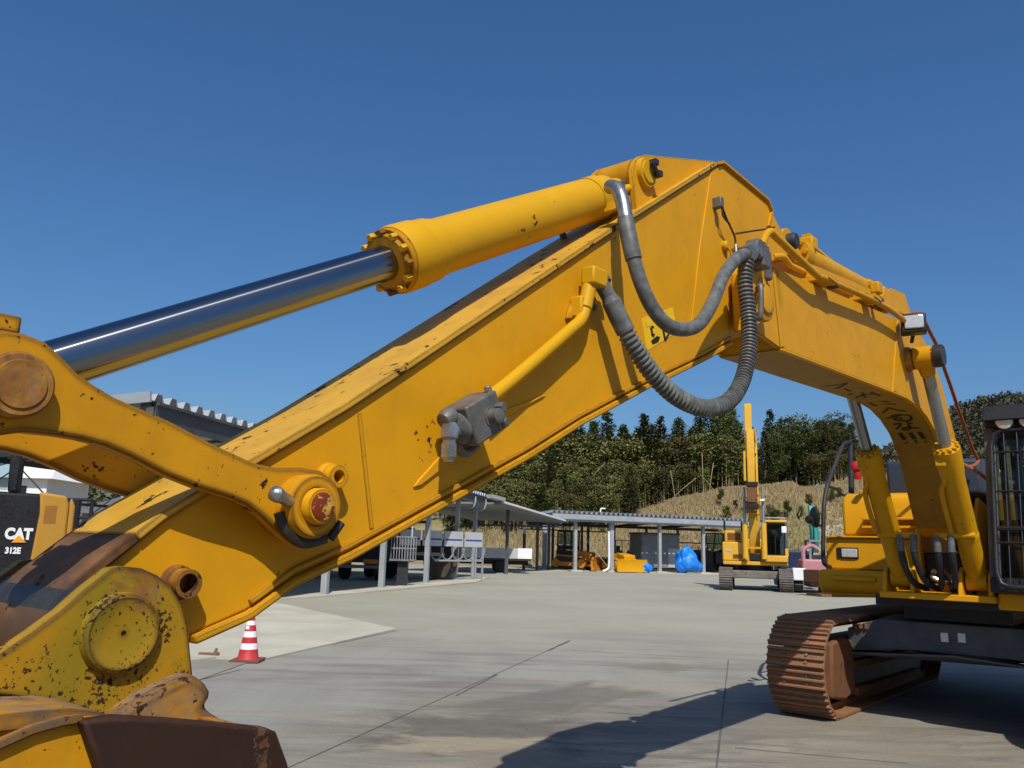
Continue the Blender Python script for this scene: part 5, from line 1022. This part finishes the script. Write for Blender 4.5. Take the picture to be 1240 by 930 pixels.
def roller():
    g = G(532, 701); f = Frame((g.x, g.y), (1, .1)); r = empty('road_roller', g, 'dark road roller with big smooth drum in the shade of the left shed', 'road roller')
    MB().lathe(f.P(0, -.9, .85), f.n, [(0, .3), (0, .85), (1.8, .85), (1.8, .3)], 30).build('drum', m_drum, r); MB().fbox(f, -3.6, .5, -.95, .95, .9, 1.9).build('body', m_black, r, bevel=.1); MB().fbox(f, -2.2, -.7, -.75, .75, 2.75, 2.85).build('canopy', m_dark, r); [MB().fbox(f, s_ - .03, s_ + .03, b - .03, b + .03, 1.9, 2.75).build('canopy_post', m_dark, r) for s_ in (-2.1, -.8) for b in (-.7, .7)]
    MB().lathe(f.P(-2.6, -.9, .7), f.n, [(0, .3), (0, .7), (1.8, .7), (1.8, .3)], 26).build('drum', m_tyre, r); MB().fbox(f, -3.5, -2.2, -.7, .7, 1.9, 2.2).build('engine_hood', m_black, r, bevel=.06)
    MB().fbox(f, -3.3, -3.2, -.8, .8, .7, .95).build('rear_plate', m_orange, r); MB().fbox(f, -2.4, .2, .92, .97, 1.15, 1.3).build('side_rail', m_offw, r)
roller()
def rear_truck():
    g = G(430, 703); f = Frame((g.x, g.y), (dirA.x, dirA.y)); r = empty('parked_lorry', g, 'dark lorry rear with orange reflector boards in the shade of the left shed', 'lorry')
    MB().fbox(f, 0, 5, -1.1, 1.1, .8, 1.1).build('chassis', m_black, r); MB().fbox(f, 0, 5, -1.1, 1.1, 1.1, 2.5).build('body', m_black, r, bevel=.03); [MB().fbox(f, -.03, 0, -1.05 + k * .42, -.98 + k * .42, 1.1, 2.5).build('rear_rib', m_dark, r) for k in range(6)]
    for b in (-.85, .45): MB().fbox(f, -.06, 0, b - .1, b + .6, .75, .95).build('reflector', m_orange, r); 
    MB().fbox(f, -.1, -.06, -1.1, 1.1, .55, .7).build('bumper', m_grey, r)
    for s_ in (.8, 4):
        for b in (-.85, .85): wheel(r, f.P(s_, b, .48), f.n, .48, .3, hub=m_dark)
rear_truck()
def barrier_rack():
    p0 = AT(484, 648, 39); p1 = AT(586, 652, 43); d = Vector((p1.x - p0.x, p1.y - p0.y, 0)); L = d.length; d.normalize(); f = Frame((p0.x, p0.y), (d.x, d.y)); r = empty('barrier_rack', (p0.x, p0.y, 0), 'rack of white panels with a blue stripe on thin legs under the left shed', 'rack')
    zt = p0.z + .28; zb = p0.z - .45
    for i in range(4):
        a = i * L / 4 + .03; b = (i + 1) * L / 4 - .12; q = MB().fbox(f, a, b, -.03, .03, zb, zt).build('panel', m_offw, r); MB().fbox(f, a + .05, b - .05, .03, .036, zb + .28, zb + .36).build('stripe', m_blue, q)
    for i in range(5):
        c = f.P(L * (.42 + .13 * i), 0, zb - .05); pts = [c + f.u * (.42 * math.cos(R(a))) + Vector((0, 0, .6 * math.sin(R(a)))) for a in range(180, 361, 20)]; MB().tube(pts, .045, 6).build('hoop', m_grey, r)
    MB().fbox(f, L * .4, L, -.04, .04, zb - .72, zb - .64).build('rail', m_galv, r)
    for a in (L * .86, L * .9, L * .99): MB().fbox(f, a - .04, a + .04, -.04, .04, 0, zb).build('leg', m_galv, r)
    for a in (.4, L * .3): MB().fbox(f, a - .04, a + .04, -.04, .04, 0, zb).build('leg', m_grey, r)
barrier_rack()
def basket():
    c = AT(489, 664, 34); r = empty('work_basket', (c.x, c.y, c.z - .9), 'grey mesh lift basket under the left shed beside the roller', 'basket')
    for i in range(9): x = -.45 + .9 * i / 8; [MB().box((c.x + x, c.y + q, c.z), (.015, .015, .45)).build('bar', m_grey, r) for q in (-.4, .4)]
    for z in (-.45, 0, .45): [MB().box((c.x, c.y + q, c.z + z), (.48, .02, .025)).build('rail', m_grey, r) for q in (-.4, .4)]
    MB().box((c.x, c.y, c.z - .46), (.5, .42, .03)).build('floor', m_grey, r)
    for x in (-.3, .3): MB().box((c.x + x, c.y + .1, c.z + 1.0), (.03, .03, .6)).build('mast', m_offw, r)
    MB().box((c.x, c.y, (c.z - .46) / 2), (.2, .2, (c.z - .5) / 2)).build('stand', m_dark, r)
basket()
# ------------------------------------------------------------------ the second excavator, facing the camera
def excavator2():
    g = (G(872, 716) + G(958, 717)) / 2; fd = (Vector((0, 0, 0)) - Vector((g.x, g.y, 0))).normalized(); f = Frame((g.x, g.y), (-fd.x, -fd.y)); # s grows away from the camera, b: +n side
    r = empty('excavator', g, 'yellow excavator facing the camera with its arm folded straight up, far right of the sheds', 'excavator')
    sgn = 1 if f.n.dot(RT) > 0 else -1
    B = lambda b: b * sgn
    for b in (-1.32, 1.32):
        t = MB().ext(f, [(.2, .1), (3.6, .1), (3.75, .45), (3.6, .85), (.3, .85), (.05, .5)], b - .22, b + .22).build('track', m_frame, r, bevel=.04)
        path = [(.55 + .5 * math.cos(R(a)), .5 + .48 * math.sin(R(a))) for a in range(270, 89, -12)] + [(3.4 + .5 * math.cos(R(a)), .5 + .48 * math.sin(R(a))) for a in range(90, -91, -20)]
        for i in range(len(path)):
            a = Vector(path[i]); c = Vector(path[(i + 1) % len(path)]); 
            if (c - a).length > .5:
                k = int((c - a).length / .2); seq = [(a.lerp(c, j / k), a.lerp(c, (j + 1) / k)) for j in range(k)]
            else: seq = [(a, c)]
            for p, q in seq:
                mid = (p + q) / 2; tg = (q - p).normalized(); nm = Vector((-tg.y, tg.x))
                if nm.dot(mid - Vector((2, .5))) < 0: nm = -nm
                X = f.u * tg.x + Vector((0, 0, tg.y)); Z = f.u * nm.x + Vector((0, 0, nm.y)); MB().box(f.P(mid.x, b, mid.y), ((q - p).length * .47, .3, .02), X, f.n, Z).box(f.P(mid.x, b, mid.y) + Z * .035, (.015, .3, .02), X, f.n, Z).build('track_shoe', m_shoe2, t)
    MB().ext(f, [(.9, .55), (3, .55), (3, .95), (.9, .9)], -1.15, 1.15).build('car_body', m_shoe2, r, bevel=.04); MB().lathe(f.P(2, 0, .85), Vector((0, 0, 1)), [(0, .8), (.3, .8)], 24).build('turntable', m_black, r)
    d = MB().fbox(f, .9, 5, -1.45, 1.45, 1.15, 1.32).build('deck', m_yel2, r, bevel=.03)
    MB().fbox(f, 1.2, 4.8, B(-1.48), B(-.45), 1.32, 2.2).build('side_box', m_yel2, r, bevel=.06); MB().fbox(f, 1.6, 4.8, B(-1.38), B(-.5), 2.2, 2.75).build('side_box', m_yel2, r, bevel=.06)
    MB().fbox(f, 1.18, 1.21, B(-1.3), B(-1.08), 1.75, 1.87).build('head_lamp', m_lens, r); MB().ext(f, [(1.57, 2.3), (1.61, 2.3), (1.61, 2.62), (1.57, 2.62)], B(-1.25), B(-.65)).build('worn_patch', m_rusty, r, bevel=.01)
    MB().fbox(f, 3.6, 5.2, -1.45, 1.45, 1.3, 2.4).build('counterweight', m_yel2, r, bevel=.1)
    c = MB().fbox(f, .75, 2.6, B(.42), B(1.45), 1.32, 1.62).build('cab', m_yel2, r, bevel=.04)
    MB().fbox(f, .9, 2.6, B(.42), B(1.45), 3.12, 3.25).build('cab_roof', m_yel2, c, bevel=.04)
    for b in (.46, 1.41): MB().fbox(f, .8, .92, B(b - .05), B(b + .05), 1.6, 3.14).build('cab_pillar', m_frame, c); MB().fbox(f, .78, .88, B(b - .07), B(b + .07), 1.6, 1.95).build('corner', m_yel2, c); MB().fbox(f, 2.5, 2.6, B(b - .05), B(b + .05), 1.6, 3.14).build('cab_pillar', m_black, c)
    MB().fbox(f, .86, .88, B(.5), B(1.36), 1.62, 3.1).build('windscreen', m_glass, c); MB().fbox(f, 2.3, 2.5, B(.5), B(1.36), 1.6, 3.1).build('rear_wall', m_grey, c); MB().fbox(f, 1.6, 2.0, B(.7), B(1.15), 1.62, 2.5).build('seat', m_black, c, bevel=.05)
    MB().fbox(f, .55, .6, B(1.2), B(1.42), 2.65, 2.95).build('mirror', m_white, r, bevel=.03); bar(c, 'roof_bar', f.P(.9, B(.5), 3.35), f.P(.9, B(1.4), 3.35), .05, m_galv)
    # boom rises steeply, stick folded up and down in front
    P_b = [(1.5, 1.6), (.9, 3.2), (.9, 4.4), (1.6, 6.9), (2.0, 7.0), (1.9, 4.3), (2.1, 2.8), (2.0, 1.7)]
    bo = MB().ext(f, P_b, -.24, .24).build('boom', m_yel2, r, bevel=.04)
    for b in (-.42, .42):
        cy = MB().tube([f.P(.75, b, 1.45), f.P(.72, b, 3.1)], .13, 14).build('boom_cylinder', m_yel2, r); MB().tube([f.P(.72, b, 3.0), f.P(.95, b, 4.75)], .065, 12).build('piston_rod', m_rod2, cy)
    MB().ext(f, [(.6, 6.6), (.75, 7.6), (.9, 8.75), (1.3, 8.85), (1.5, 7.6), (1.6, 6.6), (1.4, 6.2)], -.32, .02).build('stick_head', m_yel2, r, bevel=.04)
    MB().ext(f, [(.4, 4.6), (.35, 6.2), (.6, 7.5), (1.0, 7.4), (.75, 6.0), (.7, 4.6)], -.25, .1).build('stick', m_yel2, r, bevel=.04)
    MB().tube([f.P(1.3, .14, 7.6), f.P(1.5, .2, 6.9), f.P(1.3, .16, 6.4)], .05, 8).build('hose', m_yel2, r); MB().tube([f.P(.2, -.36, 5.0), f.P(.2, -.36, 6.4)], .06, 10).build('bucket_cylinder', m_yel2, r)
    MB().ext(f, [(.1, 4.0), (.15, 4.8), (.6, 4.8), (.7, 4.1), (.4, 3.9)], -.28, .18).build('quick_coupler', m_rusty, r, bevel=.03); MB().fbox(f, .05, .7, -.3, .2, 3.7, 3.95).build('coupler_base', m_black, r, bevel=.02); MB().fbox(f, .1, .25, -.32, .22, 4.75, 4.95).build('pin', m_black, r)
    MB().fbox(f, .6, .8, .28, .5, 4.1, 4.2).build('work_lamp', m_white, r)
    for b in (-.16, .0, .16): MB().tube(spline([f.P(.84, b, 3.3), f.P(.84, b, 4.3), f.P(1.05, b, 5.3), f.P(1.5, b, 6.6)]), .03, 6).build('boom_pipe', m_cylpaint, bo)
    for z in (3.5, 4.4): MB().fbox(f, .78, .9, -.24, .24, z, z + .06).build('pipe_clamp', m_yel2, bo)
    for b in (-1.4, -.6): MB().tube([f.P(1.7, B(b), 2.75), f.P(1.7, B(b), 3.2), f.P(3.0, B(b), 3.2), f.P(3.0, B(b), 2.75)], .03, 6).build('hand_rail', m_black, r)
    MB().fbox(f, .83, .86, B(.9), B(.93), 1.7, 2.5).build('wiper', m_black, c); MB().fbox(f, .84, .87, B(.48), B(1.38), 1.6, 1.68).build('lower_frame', m_black, c)
    for k in range(3): MB().fbox(f, 1.175, 1.2, B(-1.0), B(-.6), 1.45 + k * .07, 1.48 + k * .07).build('grille_slat', m_black, r)
    for k, b in ((1.9, -.28), (1.9, .3)): MB().fbox(f, 1.0, 1.4, b - .06, b + .06, 1.35, 2.0).build('boom_bracket', m_yel2, r)
    MB().fbox(f, .9, 1.1, -.24, .24, 1.36, 1.7).build('hose_manifold', m_black, r, bevel=.03); MB().fbox(f, .78, .95, -.35, .35, 1.9, 2.0).build('pipe_band', m_cylpaint, r)
m_yel2 = paint('yellow_paint_far', (.64, .36, .04), dirt=.35); m_shoe2 = plain('grey_shoe', (.15, .135, .115), .8, 0, .3, 5)
excavator2()
# ------------------------------------------------------------------ small machines between the two excavators
def crawler_crane():
    g = AT(987, 718, 38); f = Frame((g.x, 38), (.2, 1)); r = empty('crawler_carrier', (g.x, 38, 0), 'small crawler machine with pink hood and white corner behind the main excavator', 'crawler machine')
    MB().fbox(f, -.2, 2.8, -.9, 1.4, .55, .8).build('frame', m_dark, r)
    for b in (-.7, 1.2): MB().ext(f, [(0, .1), (2.6, .1), (2.8, .35), (2.6, .6), (0, .6), (-.2, .35)], b - .2, b + .2).build('track', m_rubber, r, bevel=.03)
    MB().fbox(f, -.2, 1.4, -.5, .5, .8, 1.5).build('hood', m_pink, r, bevel=.08); MB().tube(spline([f.P(-.1, -.45, 1.4), f.P(-.1, -.42, 1.9), f.P(-.1, -.1, 2.1), f.P(-.1, .2, 1.95)]), .09, 8).build('roll_bar', m_pink, r); MB().fbox(f, -.3, .3, -.95, -.4, .55, 1.1).build('corner_box', m_white, r, bevel=.05)
    c = MB().fbox(f, 1.2, 2.6, 0, 1.3, 2.3, 2.4).build('cab_roof', m_grey, r)
    for s_, b in ((1.25, .05), (1.25, 1.25), (2.55, .05), (2.55, 1.25)): MB().fbox(f, s_ - .05, s_ + .05, b - .05, b + .05, .8, 2.3).build('cab_pillar', m_grey, c)
    MB().fbox(f, 1.3, 2.5, .1, 1.2, .9, 1.7).build('cab_base', m_dark, c)
crawler_crane()
def teal_digger():
    g = AT(968, 712, 43); f = Frame((g.x, 43), (.2, 1)); r = empty('mini_excavator', (g.x, 43, 0), 'small teal-armed digger behind the pink-hooded crawler', 'excavator')
    MB().fbox(f, .2, 2, -1.0, .8, .7, 1.9).build('body', m_navy, r, bevel=.08)
    for b in (-.8, .7): MB().ext(f, [(0, .1), (2, .1), (2.2, .35), (2, .6), (0, .6), (-.2, .35)], b - .2, b + .2).build('track', m_rubber, r, bevel=.03)
    MB().ext(f, [(.2, 1.8), (-.2, 2.6), (-.1, 3.5), (.3, 4.2), (.6, 4.25), (.35, 3.4), (.3, 2.6), (.6, 1.9)], .65, 1.05).build('arm', m_teal, r, bevel=.05); MB().tube([f.P(-.3, .85, 2.4), f.P(-.15, .85, 3.5)], .09, 10).build('arm_cylinder', m_teal, r)
teal_digger()
# stack of rusty steel plates behind the track
g = G(992, 722.5)
for i, (z, t, ix, ml, lab) in enumerate([(0, .14, 0, m_wood, 'lowest pale timber sleeper under the stacked steel behind the track'), (.16, .22, .5, m_rusty, 'lower rusty steel section of the stack behind the track'), (.4, .16, .2, m_shoe, 'middle rusty steel section of the stack behind the track'), (.58, .5, -.1, m_rusty, 'top rusty steel box section of the stack behind the track')]):
    c = Vector((g.x + 1.9 + ix, g.y + .9, z + t / 2)); d = Vector((1, .3, 0)).normalized(); q = Vector((-d.y, d.x, 0)); m = MB().box(c, (2.1, .5, t / 2), d, q)
    if i in (1, 2, 3): m.box(c - q * .5, (2.1, .04, t / 2 + .01), d, q)
    tag(m.build('steel_section' if i else 'timber_sleeper', ml, org=(c.x, c.y, z), bevel=.01), lab, 'steel' if i else 'timber')
# ------------------------------------------------------------------ cone and stick of wood
def cone():
    g = G(300, 801); r = empty('traffic_cone', g, 'faded red traffic cone with white bands on the pale concrete', 'traffic cone'); H = .7
    rad = lambda z: .15 - .118 * (z / H)
    MB().lathe(g, (0, 0, 1), [(.03, .16), (.05, rad(.05))] + [(z, rad(z)) for z in (.2, .4, .6, .68)] + [(.7, .02), (.7, 0)], 28).build('body', m_cone, r)
    sq = MB().box((g.x, g.y, .02), (.2, .2, .02)); b = sq.build('base', plain('brown_rubber', (.16, .05, .04), .8), r, bevel=.012); 
    for z0, z1 in ((.17, .25), (.33, .41), (.49, .55)): MB().lathe(g, (0, 0, 1), [(z0, rad(z0) + .003), (z1, rad(z1) + .003)], 28, False).build('white_band', m_white, r, recalc=False)
    MB().box((g.x - .02, g.y - rad(.46) - .004, .46), (.025, .003, .025)).build('tag', m_white, r)
    return r
cone()
w0 = G(258, 796); tag(MB().tube(spline([w0 + Vector((-.22, .05, .03)), w0 + Vector((0, 0, .035)), w0 + Vector((.08, -.02, .05))]), .03, 8).tube([w0, w0 + Vector((.03, .04, .12))], [.025, .02], 8).build('wood_scrap', m_wood, org=w0), 'small forked scrap of wood lying left of the cone', 'wood')
# ------------------------------------------------------------------ the black and yellow excavator at the left edge
def left_machine():
    f = Frame((-4.62, 8.05), (1, .55)); r = empty('excavator', (-5.2, 8.9, 0), 'black and yellow excavator at the left edge lettered CAT 312E', 'excavator')
    n = f.n                                                    # towards the camera
    def X(px): # s on the near side plane for a pixel column
        return f.px(px, 640, 0)[0]
    zt = f.px(40, 595, 0)[1]
    s0, s1, s2, s3 = X(-330), X(38), X(79), X(90)
    MB().ext(f, [(s0, .95), (s1 + .1, .95), (s1 + .1, zt - .12), (s1 + .06, zt - .02), (s0, zt + .02)], -1.2, 0).build('side_panel', m_black, r, bevel=.03)
    sl = [(X(35), .95), (X(80), .95), (X(82), 1.3), (X(80), zt - .12), (X(76), zt - .03), (X(42), zt), (X(45), zt - .2), (X(41), 1.35)]
    MB().ext(f, sl, -2.3, .012).build('counterweight', m_yel_cat, r, bevel=.025, seg=3)
    MB().ext(f, [(X(81), .95), (X(87), .95), (X(89), 1.4), (X(87.5), zt - .12), (X(82), zt - .04), (X(80.5), zt - .1)], -2.25, -.01).build('rear_corner', m_yel_cat, r, bevel=.03, seg=3)
    MB().fbox(f, X(51), X(66), .0, .014, zt - .3, zt - .13).build('faded_patch', m_patch, r)
    MB().fbox(f, X(24), X(30), .005, .02, 1.32, 1.37).lathe(f.P(X(26), 0, 1.33), n, [(0, .05), (.03, .05)], 14).build('reflector', m_red, r)
    c = MB().ext(f, [(s0 - .1, .95), (X(-25), .95), (X(-25), zt), (s0 - .1, zt)], -1.2, .02).build('cab', m_black, r, bevel=.03)
    MB().ext(f, [(X(2), zt - .02), (X(16), zt - .02), (X(16.5), 2.32), (X(13), 2.45), (X(4), 2.46), (X(0), 2.35)], -.12, 0).build('cab_pillar', m_black, c, bevel=.03, seg=3)
    MB().ext(f, [(X(-300), 2.6), (X(0), 2.6), (X(12), 2.5), (X(12), 2.75), (X(-300), 2.8)], -1.2, 0).build('cab_roof', m_black, c, bevel=.04)
    MB().add([f.P(X(-250), -.04, zt), f.P(X(1), -.04, zt), f.P(X(3), -.04, 2.55), f.P(X(-230), -.04, 2.55)], [(0, 1, 2, 3)]).build('cab_glass', m_glass, c, recalc=False)
    for b in (-2.2, -.1): MB().ext(f, [(s0, .1), (X(60), .1), (X(75), .4), (X(60), .75), (s0, .75)], b - .25, b + .25).build('track', m_dark, r, bevel=.06)
    MB().lathe(f.P(X(-120), -1.1, .7), Vector((0, 0, 1)), [(0, .6), (.25, .6)], 20).build('turntable', m_black, r)
    def text(s, px, py, size, mat, bold=.0):
        cu = bpy.data.curves.new('lettering', 'FONT'); cu.body = s; cu.size = size; cu.extrude = .002; cu.offset = bold; cu.align_x = 'CENTER'; cu.align_y = 'CENTER'; cu.resolution_u = 4
        o = bpy.data.objects.new('lettering', cu); dg = bpy.context.evaluated_depsgraph_get(); col.objects.link(o); bpy.context.view_layer.update(); me = bpy.data.meshes.new_from_object(o.evaluated_get(bpy.context.evaluated_depsgraph_get())); bpy.data.objects.remove(o)
        x = f.u; y = Vector((0, 0, 1)); q = f.W(px, py, 0) + n * .006
        for v in me.vertices: v.co = q + x * v.co.x * .82 + y * v.co.y + n * v.co.z - Vector((-5.2, 8.9, 0))
        me.materials.clear(); me.materials.append(mat); o = bpy.data.objects.new('lettering', me); col.objects.link(o); o.parent = r
    text('CAT', 22.5, 647, .138, m_white, .008); text('312E', 15.5, 667, .078, m_white, .004)
    a, b_, c_ = f.W(13.5, 657, .0), f.W(32, 657, .0), f.W(23, 648, .0); MB().prism([p + n * .009 for p in (a, b_, c_)], [p + n * .013 for p in (a, b_, c_)]).build('logo_triangle', m_logo, r)
m_yel_cat = paint('yellow_paint_left', (.43, .225, .035), dirt=.3); m_patch = plain('browned_decal', (.3, .125, .02), .5); m_logo = plain('logo_orange', (.7, .3, .02), .4)
left_machine()
# ------------------------------------------------------------------ things seen in the gap at the left
def gap_rack():
    p = AT(100, 640, 15); r = empty('pipe_frame', (p.x, p.y, 0), 'dark pipe frame standing behind the black and yellow excavator', 'frame'); x0 = AT(91, 605, 15); x1 = AT(112, 607, 15); 
    for q in (x0, x1): MB().cyl((q.x, 15, 0), (q.x, 15, x0.z), .035, n=8).build('post', m_black, r)
    for z in (x0.z, AT(100, 627, 15).z, .8): MB().cyl((x0.x - .3, 15, z), (x1.x, 15, z), .03, n=8).build('rail', m_black, r)
    MB().box((x0.x, 15, x0.z - .3), (.1, .05, .3)).build('box', m_black, r)
gap_rack()
def house(px0, px1, ytop, ybase, dist, wall, roofm, label, ridge=.9, name='house'):
    a = AT(px0, ybase, dist); b = AT(px1, ytop, dist); zt = b.z; g0 = hill((a.x + b.x) / 2, dist); r = empty(name, ((a.x + b.x) / 2, dist, g0), label, 'house'); w = (b.x - a.x) / 2; cx = (a.x + b.x) / 2; D = 5
    MB().box((cx, dist + D / 2, (g0 + zt) / 2), (w, D / 2, (zt - g0) / 2)).build('wall', wall, r)
    m = MB(); e = .5; p = [(cx - w - e, dist - e, zt), (cx + w + e, dist - e, zt), (cx + w + e, dist + D + e, zt), (cx - w - e, dist + D + e, zt), (cx - w * .6, dist + D / 2, zt + ridge), (cx + w * .6, dist + D / 2, zt + ridge)]
    m.add(p, [(0, 1, 5, 4), (1, 2, 5), (2, 3, 4, 5), (3, 0, 4), (3, 2, 1, 0)]).build('roof', roofm, r, recalc=False)
    for k in (-.5, .3): MB().box((cx + w * k, dist - .02, zt - .9), (w * .16, .03, .45)).build('window', m_black, r)
m_tile = plain('grey_roof_tiles', (.12, .12, .12), .7, 0, .3, 1); m_wallb = plain('weathered_wall', (.3, .24, .17), .8, 0, .3, .6)
house(-40, 58, 580, 640, 50, m_white, m_white, 'white house seen above the left excavator hood', 1.2)
house(96, 260, 626, 650, 46, m_wallb, m_tile, 'low grey-roofed house seen through the gap under the link arm', 1.3)
tree('broad', -24, 60, 7, 'bushy tree behind the low grey-roofed house', 'trees behind the houses'); tree('broad', -29.5, 57, 7.5, 'bushy tree beside the white house at the left', 'trees behind the houses'); tree('broad', -21, 64, 6, 'small bushy tree right of the low grey-roofed house', 'trees behind the houses')
